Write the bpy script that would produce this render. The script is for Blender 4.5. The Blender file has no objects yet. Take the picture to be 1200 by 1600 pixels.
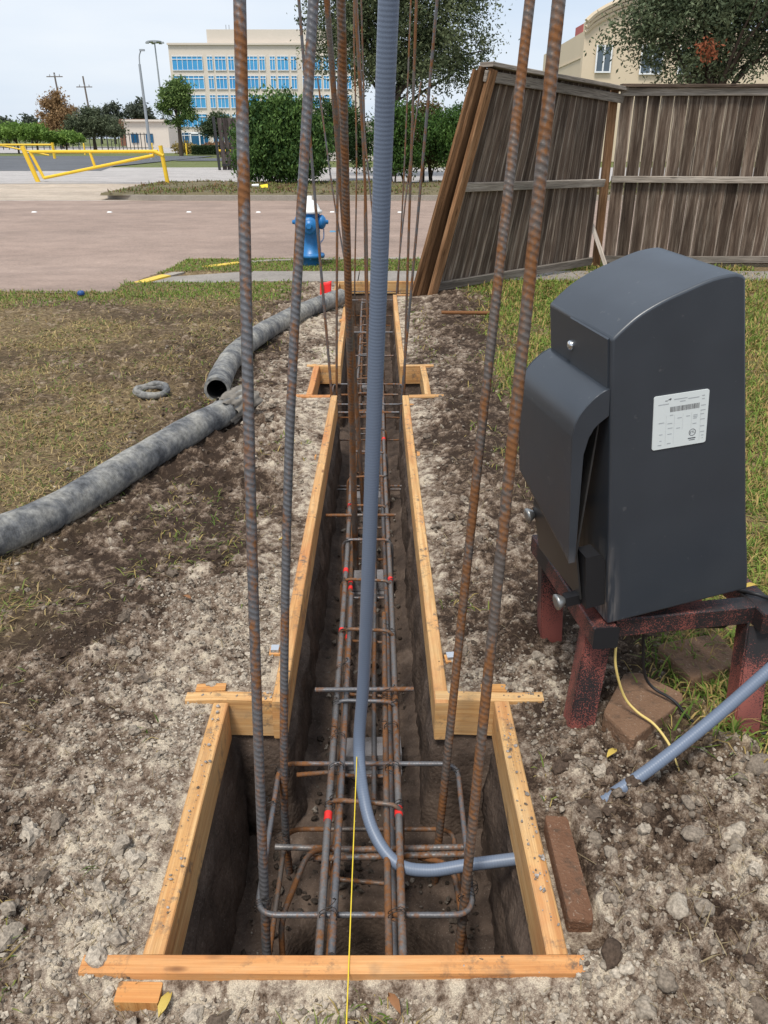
import bpy, math, random
import numpy as np
from mathutils import Vector, Matrix, Euler
R_ = math.radians
random.seed(7); rng = np.random.default_rng(7)
scn = bpy.context.scene
COL = scn.collection
# ------------------------------------------------------------------ camera
cam_d = bpy.data.cameras.new('camera'); cam = bpy.data.objects.new('camera', cam_d); COL.objects.link(cam)
cam.location = (0, 0, 1.5); cam.rotation_euler = (R_(90 - 25.08), 0, 0)
cam_d.sensor_fit = 'VERTICAL'; cam_d.sensor_height = 36; cam_d.lens = 36 * 1250 / 1600
cam_d.clip_start = 0.02; cam_d.clip_end = 3000
scn.camera = cam
# ------------------------------------------------------------------ world, sun, exposure
SUN_EL, SUN_AZ = 62, 205          # azimuth measured clockwise from +Y
w = bpy.data.worlds.new('World'); scn.world = w; w.use_nodes = True
wt = w.node_tree; wt.nodes.clear()
def wn(t, **k):
    n = wt.nodes.new(t)
    for a, b in k.items(): setattr(n, a, b)
    return n
sky = wn('ShaderNodeTexSky', sky_type='NISHITA', sun_disc=False, sun_elevation=R_(SUN_EL), sun_rotation=R_(SUN_AZ))
sky.air_density = 1.0; sky.dust_density = 1.0; sky.ozone_density = 1.0
tc = wn('ShaderNodeTexCoord'); mp = wn('ShaderNodeMapping'); mp.inputs['Scale'].default_value = (1.1, 1.1, 5.5)
mp.inputs['Location'].default_value = (0.9, 0.3, 0.0)
nz = wn('ShaderNodeTexNoise'); nz.inputs['Scale'].default_value = 1.3; nz.inputs['Detail'].default_value = 6; nz.inputs['Roughness'].default_value = 0.5
rp = wn('ShaderNodeValToRGB'); rp.color_ramp.elements[0].position = 0.30; rp.color_ramp.elements[1].position = 0.72
rp.color_ramp.elements[0].color = (0.0, 0.0, 0.0, 1); rp.color_ramp.elements[1].color = (1, 1, 1, 1)
cl = wn('ShaderNodeMix', data_type='RGBA'); cl.inputs['A'].default_value = (5.9, 7.2, 9.0, 1); cl.inputs['B'].default_value = (9.6, 9.9, 10.3, 1)
mx = wn('ShaderNodeMix', data_type='RGBA'); mx.inputs['Factor'].default_value = 0.86
bg = wn('ShaderNodeBackground'); bg.inputs['Strength'].default_value = 0.080
wo = wn('ShaderNodeOutputWorld')
L = wt.links.new
L(tc.outputs['Generated'], mp.inputs['Vector']); L(mp.outputs['Vector'], nz.inputs['Vector']); L(nz.outputs['Fac'], rp.inputs['Fac'])
L(rp.outputs['Color'], cl.inputs['Factor']); L(sky.outputs['Color'], mx.inputs['A']); L(cl.outputs['Result'], mx.inputs['B'])
L(mx.outputs['Result'], bg.inputs['Color']); L(bg.outputs['Background'], wo.inputs['Surface'])
sd = bpy.data.lights.new('sun', 'SUN'); sd.energy = 2.6; sd.angle = R_(14); sd.color = (1.0, 0.95, 0.87)
sun = bpy.data.objects.new('sun', sd); COL.objects.link(sun)
sun.rotation_euler = (R_(90 - SUN_EL), 0, R_(180 - SUN_AZ))
scn.view_settings.view_transform = 'Standard'; scn.view_settings.look = 'None'
scn.view_settings.exposure = 0.42; scn.view_settings.gamma = 1.0
scn.view_settings.use_curve_mapping = False

# ------------------------------------------------------------------ noise (numpy)
def _h(ix, iy, seed):
    n = (ix.astype(np.int64) * 374761393 + iy.astype(np.int64) * 668265263 + seed * 2147483647 * 31 + 1013904223) & 0xffffffff
    n = ((n ^ (n >> 13)) * 1274126177) & 0xffffffff
    n = ((n ^ (n >> 16)) * 2246822519) & 0xffffffff
    return ((n ^ (n >> 15)) & 0xffffff) / 16777215.0
def vnoise(x, y, seed=0):
    ix = np.floor(x); iy = np.floor(y); fx = x - ix; fy = y - iy
    fx = fx * fx * (3 - 2 * fx); fy = fy * fy * (3 - 2 * fy)
    a = _h(ix, iy, seed); b = _h(ix + 1, iy, seed); c = _h(ix, iy + 1, seed); d = _h(ix + 1, iy + 1, seed)
    return (a * (1 - fx) + b * fx) * (1 - fy) + (c * (1 - fx) + d * fx) * fy
def fbm(x, y, o=4, seed=0):
    s = 0; a = .5; t = 0
    for k in range(o):
        s = s + a * vnoise(x * 2 ** k + 17.3 * k, y * 2 ** k - 9.1 * k, seed + k); t += a; a *= .55
    return s / t
def lumps(x, y, seed=0):
    ix = np.floor(x); iy = np.floor(y); best = np.zeros_like(x)
    for dx in (-1, 0, 1):
        for dy in (-1, 0, 1):
            cx = ix + dx; cy = iy + dy
            px = cx + _h(cx, cy, seed); py = cy + _h(cx, cy, seed + 5); rr = .25 + .5 * _h(cx, cy, seed + 9) ** 2
            d2 = ((x - px) ** 2 + (y - py) ** 2) / (rr * rr)
            best = np.maximum(best, np.sqrt(np.clip(1 - d2, 0, 1)) * rr)
    return best
def sst(a, b, x):
    t = np.clip((x - a) / (b - a), 0, 1); return t * t * (3 - 2 * t)

# ------------------------------------------------------------------ mesh builder
def v3(a): return np.asarray(a, float)
class G:
    def __init__(s): s.v = []; s.n = 0; s.l = []; s.z = []; s.u = []; s.c = []
    def add(s, v, f, uv=None, col=None):
        v = np.asarray(v, float).reshape(-1, 3)
        if isinstance(f, np.ndarray):
            s.l.append((f + s.n).ravel()); s.z.append(np.full(len(f), f.shape[1])); cnt = f.size
        else:
            s.l.append(np.array([i + s.n for q in f for i in q])); s.z.append(np.array([len(q) for q in f])); cnt = sum(len(q) for q in f)
        s.u.append(np.zeros((cnt, 2)) if uv is None else np.asarray(uv, float).reshape(-1, 2))
        s.c.append(np.tile([.5, .5, .5], (len(v), 1)) if col is None else (np.tile(col, (len(v), 1)) if np.ndim(col) == 1 else np.asarray(col)))
        s.v.append(v); s.n += len(v); return s
    def sweep(s, P, Rt, Up, sec, cap=True, closed=False, scale=None, uvo=(0, 0), col=None):
        P = v3(P); n = len(P); sec = v3(sec); m = len(sec)
        Rt = np.broadcast_to(v3(Rt), (n, 3)); Up = np.broadcast_to(v3(Up), (n, 3))
        sc = np.ones(n) if scale is None else np.asarray(scale, float)
        if sec.ndim == 2: S = np.broadcast_to(sec, (n, m, 2))
        else: S = sec; m = sec.shape[1]
        V = P[:, None] + (S[:, :, 0] * sc[:, None])[..., None] * Rt[:, None] + (S[:, :, 1] * sc[:, None])[..., None] * Up[:, None]
        st = np.concatenate([[0], np.cumsum(np.linalg.norm(np.diff(P, axis=0), axis=1))])
        s0 = S[0]; per = np.concatenate([[0], np.cumsum(np.linalg.norm(np.roll(s0, -1, 0) - s0, axis=1))])
        nn = n if closed else n - 1
        i, j = np.meshgrid(np.arange(nn), np.arange(m), indexing='ij'); i = i.ravel(); j = j.ravel()
        i2 = (i + 1) % n; j2 = (j + 1) % m
        F = np.stack([i * m + j, i * m + j2, i2 * m + j2, i2 * m + j], 1)
        se = np.where(i + 1 < n, st[np.minimum(i + 1, n - 1)], st[-1])
        UV = np.stack([np.stack([st[i], per[j]], 1), np.stack([st[i], per[j + 1]], 1), np.stack([se, per[j + 1]], 1), np.stack([se, per[j]], 1)], 1) + v3(uvo)
        s.add(V.reshape(-1, 3), F, UV, col)
        if cap and not closed:
            b = np.arange(m)
            s.add(V[0], [tuple(b[::-1])], np.stack([S[0][::-1, 0] * .3, S[0][::-1, 1]], 1) + v3(uvo), col)
            s.add(V[-1], [tuple(b)], np.stack([S[-1][:, 0] * .3, S[-1][:, 1]], 1) + v3(uvo), col)
        return s
    def tube(s, path, r, sides=8, cap=True, closed=False, rib=None, uvo=(0, 0), col=None):
        P = v3(path); n = len(P)
        T = np.gradient(P, axis=0) if not closed else np.roll(P, -1, 0) - np.roll(P, 1, 0)
        T /= np.linalg.norm(T, axis=1)[:, None] + 1e-12
        ref = v3((0, 0, 1)) if abs(T[0][2]) < .9 else v3((0, 1, 0))
        a = np.cross(T[0], ref); a /= np.linalg.norm(a)
        Rt = np.zeros((n, 3)); Rt[0] = a
        for k in range(1, n):
            a = a - T[k] * a.dot(T[k]); a = a / np.linalg.norm(a); Rt[k] = a
        Up = np.cross(T, Rt)
        th = np.arange(sides) * 2 * math.pi / sides
        if rib is None:
            sec = np.stack([np.cos(th), np.sin(th)], 1)
            r_ = np.full(n, r) if np.ndim(r) == 0 else v3(r)
            s.sweep(P, Rt, Up, sec, cap, closed, r_, uvo, col)
        else:
            pitch, hgt, slant = rib
            st = np.concatenate([[0], np.cumsum(np.linalg.norm(np.diff(P, axis=0), axis=1))])
            ph = (st[:, None] / pitch + slant * th[None] / (2 * math.pi)) % 1.0
            bump = np.exp(-((ph - .5) / .15) ** 2)
            edge = np.abs(np.cos(th))[None] ** 30 * .6
            rr = r * (1 + hgt * np.maximum(bump * (1 - np.abs(np.cos(th))[None] ** 20), edge))
            sec = np.stack([rr * np.cos(th), rr * np.sin(th)], 2)
            s.sweep(P, Rt, Up, sec, cap, closed, None, uvo, col)
        return s
    def box(s, c, d, rz=0, col=None, R=None):
        c = v3(c); d = v3(d) / 2
        V = np.array([[x, y, z] for x in (-1, 1) for y in (-1, 1) for z in (-1, 1)]) * d
        M = np.array(R) if R is not None else np.array(Matrix.Rotation(rz, 3, 'Z'))
        V = V @ M.T + c
        F = np.array([[0, 1, 3, 2], [4, 6, 7, 5], [0, 4, 5, 1], [2, 3, 7, 6], [0, 2, 6, 4], [1, 5, 7, 3]])
        uv = [((V[i] @ [1, 1, 0]), (V[i] @ [.3, 0, 1])) for f in F for i in f]
        return s.add(V, F, uv, col)
    def lathe(s, prof, c=(0, 0, 0), sides=24, axis='Z', col=None):
        c = v3(c); th = np.arange(sides) * 2 * math.pi / sides; V = []
        for r, z in prof:
            a = np.stack([r * np.cos(th), r * np.sin(th), np.full(sides, z)], 1)
            V.append(a)
        V = np.concatenate(V); 
        if axis == 'X': V = V[:, [2, 0, 1]]
        if axis == 'Y': V = V[:, [1, 2, 0]]
        n = len(prof); i, j = np.meshgrid(np.arange(n - 1), np.arange(sides), indexing='ij'); i = i.ravel(); j = j.ravel(); j2 = (j + 1) % sides
        F = np.stack([i * sides + j, i * sides + j2, (i + 1) * sides + j2, (i + 1) * sides + j], 1)
        s.add(V + c, F, None, col)
        b = np.arange(sides)
        s.add(V[:sides] + c, [tuple(b[::-1])], None, col); s.add(V[-sides:] + c, [tuple(b)], None, col)
        return s
    def mesh(s, name, mat, off=(0, 0, 0), smooth=False, M=None):
        me = bpy.data.meshes.new(name); V = np.concatenate(s.v) - v3(off)
        l = np.concatenate(s.l).astype(np.int32); z = np.concatenate(s.z).astype(np.int32)
        me.vertices.add(len(V)); me.vertices.foreach_set('co', V.astype(np.float32).ravel())
        me.loops.add(len(l)); me.loops.foreach_set('vertex_index', l)
        me.polygons.add(len(z)); me.polygons.foreach_set('loop_start', np.concatenate([[0], np.cumsum(z)[:-1]]).astype(np.int32))
        me.polygons.foreach_set('use_smooth', np.full(len(z), bool(smooth)))
        uv = me.uv_layers.new(name='UVMap'); uv.data.foreach_set('uv', np.concatenate(s.u).astype(np.float32).ravel())
        at = me.attributes.new('col', 'FLOAT_COLOR', 'POINT'); c = np.concatenate(s.c)
        at.data.foreach_set('color', np.concatenate([c, np.ones((len(c), 1))], 1).astype(np.float32).ravel())
        me.update(calc_edges=True)
        if mat is not None: me.materials.append(mat)
        return me
    def build(s, name, mat, parent=None, smooth=False, origin=None):
        off = np.array(parent_world(parent)) if parent is not None else (v3(origin) if origin is not None else np.zeros(3))
        o = bpy.data.objects.new(name, s.mesh(name, mat, off, smooth)); COL.objects.link(o)
        if parent is not None: o.parent = parent
        elif origin is not None: o.location = origin
        return o
def parent_world(p):
    l = Vector((0, 0, 0))
    while p is not None: l = l + p.location; p = p.parent
    return l
def tag(o, label=None, cat=None, group=None, kind=None):
    if label: o['label'] = label
    if cat: o['category'] = cat
    if group: o['group'] = group
    if kind: o['kind'] = kind
    return o
def thing(name, loc, label, cat, group=None):
    o = bpy.data.objects.new(name, None); COL.objects.link(o); o.location = loc; o.empty_display_size = .1
    return tag(o, label, cat, group)
def smoothcurve(pts, step=.01):
    P = v3(pts); Q = np.vstack([2 * P[0] - P[1], P, 2 * P[-1] - P[-2]]); out = []
    for k in range(1, len(Q) - 2):
        a, b, c, d = Q[k - 1], Q[k], Q[k + 1], Q[k + 2]
        n = max(2, int(np.linalg.norm(c - b) / step)); t = np.arange(n)[:, None] / n
        out.append(.5 * (2 * b + (c - a) * t + (2 * a - 5 * b + 4 * c - d) * t ** 2 + (-a + 3 * b - 3 * c + d) * t ** 3))
    out.append(P[-1:]); return np.concatenate(out)
def fillet(pts, rad, closed=False, n=6):
    P = [v3(p) for p in pts]; out = []; N = len(P)
    for k in range(N):
        if not closed and k in (0, N - 1): out.append(P[k]); continue
        a, b, c = P[k - 1], P[k], P[(k + 1) % N]
        d1 = (a - b) / np.linalg.norm(a - b); d2 = (c - b) / np.linalg.norm(c - b)
        for t in np.linspace(0, 1, n):
            p1 = b + d1 * rad * (1 - t); p2 = b + d2 * rad * t
            out.append(p1 * (1 - t) + p2 * t)
    if closed: out.append(out[0])
    return np.array(out)
def resample(P, step):
    P = v3(P); d = np.concatenate([[0], np.cumsum(np.linalg.norm(np.diff(P, axis=0), axis=1))])
    n = max(2, int(d[-1] / step)); t = np.linspace(0, d[-1], n)
    return np.stack([np.interp(t, d, P[:, k]) for k in range(3)], 1)

# ------------------------------------------------------------------ materials
class M:
    def __init__(s, name, rough=.8, spec=.3, metal=0):
        s.m = bpy.data.materials.new(name); s.m.use_nodes = True; s.t = s.m.node_tree
        s.b = s.t.nodes['Principled BSDF']; s.b.inputs['Roughness'].default_value = rough
        s.b.inputs['Specular IOR Level'].default_value = spec; s.b.inputs['Metallic'].default_value = metal
    def n(s, t, **k):
        x = s.t.nodes.new(t)
        for a, b in k.items(): setattr(x, a, b)
        return x
    def put(s, sock, v):
        if hasattr(v, 'is_output'): s.t.links.new(v, sock)
        else:
            if isinstance(v, (tuple, list)) and len(v) == 3 and sock.type == 'RGBA': v = (*v, 1)
            sock.default_value = v
    def pos(s): return s.n('ShaderNodeNewGeometry').outputs['Position']
    def obj(s): return s.n('ShaderNodeTexCoord').outputs['Object']
    def uv(s): return s.n('ShaderNodeTexCoord').outputs['UV']
    def attr(s, a='col', o='Color'): return s.n('ShaderNodeAttribute', attribute_name=a).outputs[o]
    def rnd(s): return s.n('ShaderNodeObjectInfo').outputs['Random']
    def map(s, v, sc=(1, 1, 1), loc=(0, 0, 0)):
        x = s.n('ShaderNodeMapping'); s.put(x.inputs['Vector'], v); s.put(x.inputs['Scale'], sc); s.put(x.inputs['Location'], loc); return x.outputs[0]
    def noise(s, v, sc, det=4, ro=.55, dist=0):
        x = s.n('ShaderNodeTexNoise'); s.put(x.inputs['Vector'], v); x.inputs['Scale'].default_value = sc
        x.inputs['Detail'].default_value = det; x.inputs['Roughness'].default_value = ro; x.inputs['Distortion'].default_value = dist; return x.outputs['Fac']
    def vor(s, v, sc, feat='F1', out='Distance'):
        x = s.n('ShaderNodeTexVoronoi', feature=feat); s.put(x.inputs['Vector'], v); x.inputs['Scale'].default_value = sc; return x.outputs[out]
    def wave(s, v, sc, dist=0, prof='SIN', dr='X', det=2):
        x = s.n('ShaderNodeTexWave', wave_profile=prof, bands_direction=dr); s.put(x.inputs['Vector'], v)
        x.inputs['Scale'].default_value = sc; x.inputs['Distortion'].default_value = dist; x.inputs['Detail'].default_value = det; return x.outputs['Fac']
    def ramp(s, f, *st):
        x = s.n('ShaderNodeValToRGB'); s.put(x.inputs['Fac'], f); e = x.color_ramp.elements
        while len(e) < len(st): e.new(.5)
        for k, (p, c) in enumerate(st):
            e[k].position = p; e[k].color = (c, c, c, 1) if not isinstance(c, tuple) else (*c, 1)
        return x.outputs['Color']
    def mix(s, f, a, b, mode='MIX'):
        x = s.n('ShaderNodeMix', data_type='RGBA', blend_type=mode); s.put(x.inputs['Factor'], f); s.put(x.inputs['A'], a); s.put(x.inputs['B'], b); return x.outputs['Result']
    def math(s, op, a, b=0.0):
        x = s.n('ShaderNodeMath', operation=op); s.put(x.inputs[0], a); s.put(x.inputs[1], b); return x.outputs[0]
    def bump(s, h, strength=.5, dist=.01, nrm=None):
        x = s.n('ShaderNodeBump'); s.put(x.inputs['Height'], h); x.inputs['Strength'].default_value = strength; x.inputs['Distance'].default_value = dist
        if nrm is not None: s.put(x.inputs['Normal'], nrm)
        return x.outputs['Normal']
    def out(s, color=None, rough=None, normal=None):
        if color is not None: s.put(s.b.inputs['Base Color'], color)
        if rough is not None: s.put(s.b.inputs['Roughness'], rough)
        if normal is not None: s.put(s.b.inputs['Normal'], normal)
        return s.m

def m_soil():
    m = M('soil', .95, .12); p = m.pos(); a = m.attr('col')
    sp = m.n('ShaderNodeSeparateColor'); m.put(sp.inputs[0], a)
    n1 = m.noise(p, 6, 6, .65); n2 = m.noise(p, 34, 6, .7); n3 = m.noise(p, 150, 4, .7); n4 = m.noise(p, 420, 2, .6)
    cl = m.math('ADD', sp.outputs[0], m.math('MULTIPLY', m.math('SUBTRACT', n1, .5), 1.7))
    cl = m.math('ADD', cl, m.math('MULTIPLY', m.math('SUBTRACT', n2, .5), 1.9))
    cl = m.math('ADD', cl, m.math('MULTIPLY', m.math('SUBTRACT', n3, .5), 1.1))
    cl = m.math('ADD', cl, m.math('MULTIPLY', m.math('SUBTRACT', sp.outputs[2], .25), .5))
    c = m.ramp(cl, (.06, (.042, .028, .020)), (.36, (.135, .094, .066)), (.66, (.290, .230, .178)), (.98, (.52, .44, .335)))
    th = m.ramp(m.math('ADD', n2, m.math('MULTIPLY', m.math('SUBTRACT', n3, .5), .5)), (.32, (.085, .060, .034)), (.50, (.23, .165, .085)), (.68, (.40, .31, .165)))
    c = m.mix(m.math('MULTIPLY', sp.outputs[1], m.ramp(n1, (.25, .95), (.75, .45))), c, th)
    c = m.mix(1.0, c, m.ramp(n4, (.25, .62), (.75, 1.35)), 'MULTIPLY')
    v = m.vor(p, 85); v2 = m.vor(p, 240)
    h = m.math('ADD', m.math('MULTIPLY', m.math('SUBTRACT', 1.0, v), .22), m.math('MULTIPLY', m.math('SUBTRACT', 1.0, v2), .25))
    h = m.math('ADD', h, m.math('MULTIPLY', n2, .7)); h = m.math('ADD', h, m.math('MULTIPLY', n3, .7))
    return m.out(c, None, m.bump(h, .75, .010))
def m_trench():
    m = M('trench_soil', .9, .2); p = m.pos()
    n1 = m.noise(p, 6, 6, .65); n2 = m.noise(p, 45, 5, .6); n3 = m.noise(p, 220, 2, .6)
    c = m.ramp(n1, (.3, (.048, .035, .028)), (.55, (.105, .075, .058)), (.75, (.19, .14, .108)))
    c = m.mix(m.ramp(n3, (.62, 0.0), (.74, .55)), c, (.30, .26, .22))
    h = m.math('ADD', m.math('MULTIPLY', n2, 1.0), m.math('MULTIPLY', m.math('SUBTRACT', 1.0, m.vor(p, 70)), .5))
    return m.out(c, None, m.bump(h, .5, .010))
def m_vcol(name, rough=.85, trans=0, nsc=0):
    m = M(name, rough, .2); c = m.attr('col')
    if nsc: c = m.mix(1.0, c, m.ramp(m.noise(m.pos(), nsc, 3), (.3, .6), (.7, 1.35)), 'MULTIPLY')
    if nsc: m.out(None, None, m.bump(m.noise(m.pos(), nsc * 1.5, 4, .65), .55, .004))
    m.out(c)
    if trans:
        t = m.n('ShaderNodeBsdfTranslucent'); m.put(t.inputs['Color'], c); x = m.n('ShaderNodeMixShader'); x.inputs[0].default_value = trans
        o = m.t.nodes['Material Output']; m.t.links.new(m.b.outputs[0], x.inputs[1]); m.t.links.new(t.outputs[0], x.inputs[2]); m.t.links.new(x.outputs[0], o.inputs['Surface'])
    return m.m
def m_pine(name='pine_lumber', tint=(1, 1, 1), red=0.0):
    m = M(name, .65, .25); u = m.uv(); r = m.rnd()
    cb = m.n('ShaderNodeCombineXYZ'); m.put(cb.inputs[2], m.math('MULTIPLY', r, 37.0))
    va = m.n('ShaderNodeVectorMath', operation='ADD'); m.put(va.inputs[0], u); m.put(va.inputs[1], cb.outputs[0]); u2 = va.outputs[0]
    g = m.noise(m.map(u2, (1.6, 42, 1)), 1, 6, .62, .9); g2 = m.noise(m.map(u2, (6, 330, 1)), 1, 3, .6); g3 = m.noise(m.map(u2, (2.4, 7, 1)), 1, 5, .65)
    c = m.ramp(g, (.28, (.38, .19, .070)), (.46, (.60, .365, .155)), (.70, (.76, .55, .29)))
    c = m.mix(m.ramp(g2, (.36, .45), (.58, 0.0)), c, (.36, .18, .07))
    c = m.mix(m.math('ADD', red, m.ramp(g3, (.50, 0.0), (.68, .65))), c, m.mix(g, (.44, .15, .055), (.66, .32, .13)))
    c = m.mix(m.ramp(g3, (.30, .5), (.42, 0.0)), c, m.mix(g, (.40, .30, .18), (.60, .50, .34)))
    k = m.vor(m.map(u2, (3.1, 10, 1)), 1)
    c = m.mix(m.ramp(k, (.05, .9), (.10, 0.0)), c, (.15, .06, .025))
    c = m.mix(1.0, c, m.mix(r, (.92, .80, .70), (1.05, 1.0, .92)), 'MULTIPLY')
    d = m.noise(m.pos(), 30, 6, .75); d2 = m.noise(m.pos(), 5, 4, .6); d3 = m.noise(m.pos(), 160, 3, .6)
    dm = m.math('MULTIPLY', m.ramp(d, (.50, 0.0), (.62, .9)), m.ramp(d2, (.46, .03), (.60, 1.0)))
    c = m.mix(dm, c, m.mix(d3, (.045, .034, .026), (.22, .18, .14)))
    c = m.mix(m.math('MULTIPLY', m.ramp(d2, (.35, .35), (.6, .0)), m.ramp(d, (.3, 1.0), (.6, .2))), c, (.30, .22, .14))
    c = m.mix(1.0, c, tint, 'MULTIPLY')
    return m.out(c, None, m.bump(m.math('ADD', g, m.math('MULTIPLY', g2, .6)), .35, .002))
def m_fencewood(name, a, b, c_, edge=False):
    m = M(name, .9, .12); u = m.uv(); r = m.rnd()
    cb = m.n('ShaderNodeCombineXYZ'); m.put(cb.inputs[0], m.math('MULTIPLY', r, 11.0)); m.put(cb.inputs[2], m.math('MULTIPLY', r, 37.0))
    va = m.n('ShaderNodeVectorMath', operation='ADD'); m.put(va.inputs[0], u); m.put(va.inputs[1], cb.outputs[0]); u2 = va.outputs[0]
    g = m.noise(m.map(u2, (1.3, 26, 1)), 1, 6, .65, .8); g2 = m.noise(m.map(u2, (5, 190, 1)), 1, 3, .6); g3 = m.noise(m.map(u2, (.9, 5, 1)), 1, 3)
    c = m.ramp(g, (.28, a), (.5, b), (.74, c_))
    c = m.mix(m.ramp(g2, (.38, .6), (.55, 0.0)), c, tuple(x * .35 for x in a))
    c = m.mix(1.0, c, m.ramp(g3, (.3, .55), (.7, 1.35)), 'MULTIPLY')
    k = m.vor(m.map(u2, (2.2, 9, 1)), 1)
    c = m.mix(m.ramp(k, (.06, .7), (.12, 0.0)), c, tuple(x * .4 for x in a))
    if edge:
        se = m.n('ShaderNodeSeparateColor'); m.put(se.inputs[0], m.attr('col'))
        e = m.math('ADD', se.outputs[0], m.math('MULTIPLY', m.math('SUBTRACT', g, .5), 1.0))
        c = m.mix(m.ramp(e, (.86, 0.0), (1.06, .62)), c, (.44, .37, .30)); c = m.mix(m.ramp(e, (.10, .45), (.45, 0.0)), c, tuple(x * .8 for x in a))
    c = m.mix(1.0, c, m.ramp(r, (.0, .62), (1.0, 1.25)), 'MULTIPLY')
    return m.out(c, None, m.bump(m.math('ADD', g, g2), .6, .005))
def m_rebar(name, rust, base=(.085, .085, .09)):
    m = M(name, .55, .45, .35); p = m.pos(); u = m.uv()
    n1 = m.noise(p, 7, 5, .65); n2 = m.noise(p, 90, 4, .6)
    wv = m.noise(m.map(p, (60, 60, 14)), 1, 3, .6)
    f = m.math('ADD', m.math('MULTIPLY', n1, .75), m.math('MULTIPLY', n2, .35))
    f = m.math('ADD', f, m.math('MULTIPLY', m.math('SUBTRACT', wv, .5), .40))
    f = m.ramp(m.math('ADD', f, rust), (.48, 0.0), (.62, 1.0))
    c = m.mix(f, m.mix(n2, base, tuple(x * 2.2 for x in base)), m.mix(n2, (.105, .047, .021), (.31, .135, .048)))
    return m.out(c, m.math('ADD', .45, m.math('MULTIPLY', m.math('MULTIPLY', f, 1.0), .4)), m.bump(n2, .3, .002))
def m_plain(name, c, rough=.6, spec=.4, metal=0, var=.15, sc=12, bump=0, bsc=40, dirt=None):
    m = M(name, rough, spec, metal); p = m.pos()
    n = m.noise(p, sc, 5, .6)
    col = m.mix(n, tuple(x * (1 - var) for x in c), tuple(min(1, x * (1 + var)) for x in c))
    if dirt:
        col = m.mix(m.ramp(m.noise(p, dirt[1], 5, .65), (dirt[2], 0.0), (dirt[2] + .12, dirt[3])), col, dirt[0])
    return m.out(col, None, m.bump(m.noise(p, bsc, 4, .6), bump, .01) if bump else None)

SOIL = m_soil(); TRENCH = m_trench(); CLOD = m_vcol('clod', .95, 0, 160); BLADE = m_vcol('blade', .75, .25); LEAF = m_vcol('leaf', .6, .22)
PINE = m_pine(); STAKE = m_pine('stake_lumber', (1.0, .88, .72)); PINE_R = m_pine('orange_lumber', (1.0, .92, .84), .45)
FENCE = m_fencewood('weathered_fence_wood', (.070, .046, .034), (.165, .120, .090), (.33, .27, .215), True)
RAILW = m_fencewood('weathered_rail_wood', (.21, .175, .145), (.33, .285, .24), (.45, .40, .345))
POSTW = m_fencewood('brown_post_wood', (.13, .062, .028), (.235, .125, .062), (.36, .215, .12))
REB_D = m_rebar('rebar_dark', -.035); REB_R = m_rebar('rebar_rusty', .015, (.085, .072, .064)); REB_L = m_rebar('rebar_light', -.05, (.105, .10, .098))
WIRE = m_plain('tie_wire', (.05, .045, .042), .5, .5, .6)
BARK = m_plain('bark', (.075, .060, .048), .95, .1, 0, .4, 9, .6, 20)
REDPAINT = m_plain('red_marking_paint', (.75, .035, .03), .5)
def P(name, *a, **k): return m_plain(name, *a, **k)

def struct(o): o['kind'] = 'structure'; return o

# ================================================================== THE SETTING
YL = np.array([1.9, 4.95, 5.72, 8.62]); XL = np.array([-.290, -.302, -.312, -.372]); XR = np.array([.147, .117, .112, .090])
PITS = [(-.452, .330, 1.083, 1.90), (-.465, .265, 4.965, 5.71), (-.505, .335, 8.62, 9.385)]
def in_trench(x, y, e=0.0):
    ins = (y > 1.5) & (y < 9.0) & (x > np.interp(y, YL, XL) - e) & (x < np.interp(y, YL, XR) + e)
    for a, b, c, d in PITS: ins |= (x > a - e) & (x < b + e) & (y > c - e) & (y < d + e)
    return ins
def d_trench(x, y):
    def rd(a, b, c, d):
        dx = np.maximum(np.maximum(a - x, x - b), 0); dy = np.maximum(np.maximum(c - y, y - d), 0); return np.hypot(dx, dy)
    d = rd(np.interp(y, YL, XL), np.interp(y, YL, XR), 1.9, 9.0)
    for q in PITS: d = np.minimum(d, rd(*q))
    return d
def driveway(x, y):   # street apron left of the kerb return
    return (x < -2.95 + .25 * sst(9.3, 11.3, y)) & (y > 8.75 + .10 * np.sin(x * 1.3))
def masks(x, y):
    dt = d_trench(x, y)
    n = fbm(x * .9 + 3, y * .9, 4, 21); n2 = fbm(x * 3, y * 3, 3, 33)
    right = sst(.70, 1.05, x + .45 * (n - .5) + .10 * (n2 - .5)) * sst(1.5, 1.75, y + .3 * (n2 - .5) - .25 * sst(.8, 1.2, x) * 0)
    right = right * (1 - .85 * sst(.55, .75, fbm(x * 1.1 + 7, y * 1.1, 3, 5)) * sst(1.6, .8, x))
    left = sst(-.95, -1.75, x + .8 * (n - .5)) * .8 * (1 - .65 * sst(.50, .66, fbm(x * .75 + 4, y * .75 + 1, 4, 57)))
    vergeL = sst(7.9, 8.5, y + .5 * (n2 - .5)) * sst(-.7, -1.3, x)
    verge2 = sst(10.1, 10.25, y) * (x > -2.9)
    rv = sst(8.9, 9.3, y) * sst(.35, .6, x)
    grass = np.clip(np.maximum.reduce([right, vergeL, verge2, rv]), 0, 1)
    clay = .55 * sst(.75, .05, dt + .5 * (n - .5)) + .12
    clay = np.maximum(clay, .62 * sst(.75, .25, np.hypot((x - .62) / 1.0, (y - 1.28) / 1.1)))
    clay = np.maximum(clay, .52 * sst(1.3, .95, y + .15 * (n2 - .5)))
    clay = np.maximum(clay, .52 * sst(.30, .10, np.abs(x + .62 + .15 * (n - .5))) * sst(4.5, 2.0, y))
    clay -= .34 * sst(.50, .64, fbm(x * 1.7, y * 1.7, 4, 51)) * sst(.8, 1.3, y)
    clay = clay * (1 - .35 * left) * (1 - .45 * sst(.18, .3, x) * sst(1.7, 2.3, y))
    return np.clip(clay, 0, 1), grass, left, dt
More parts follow.
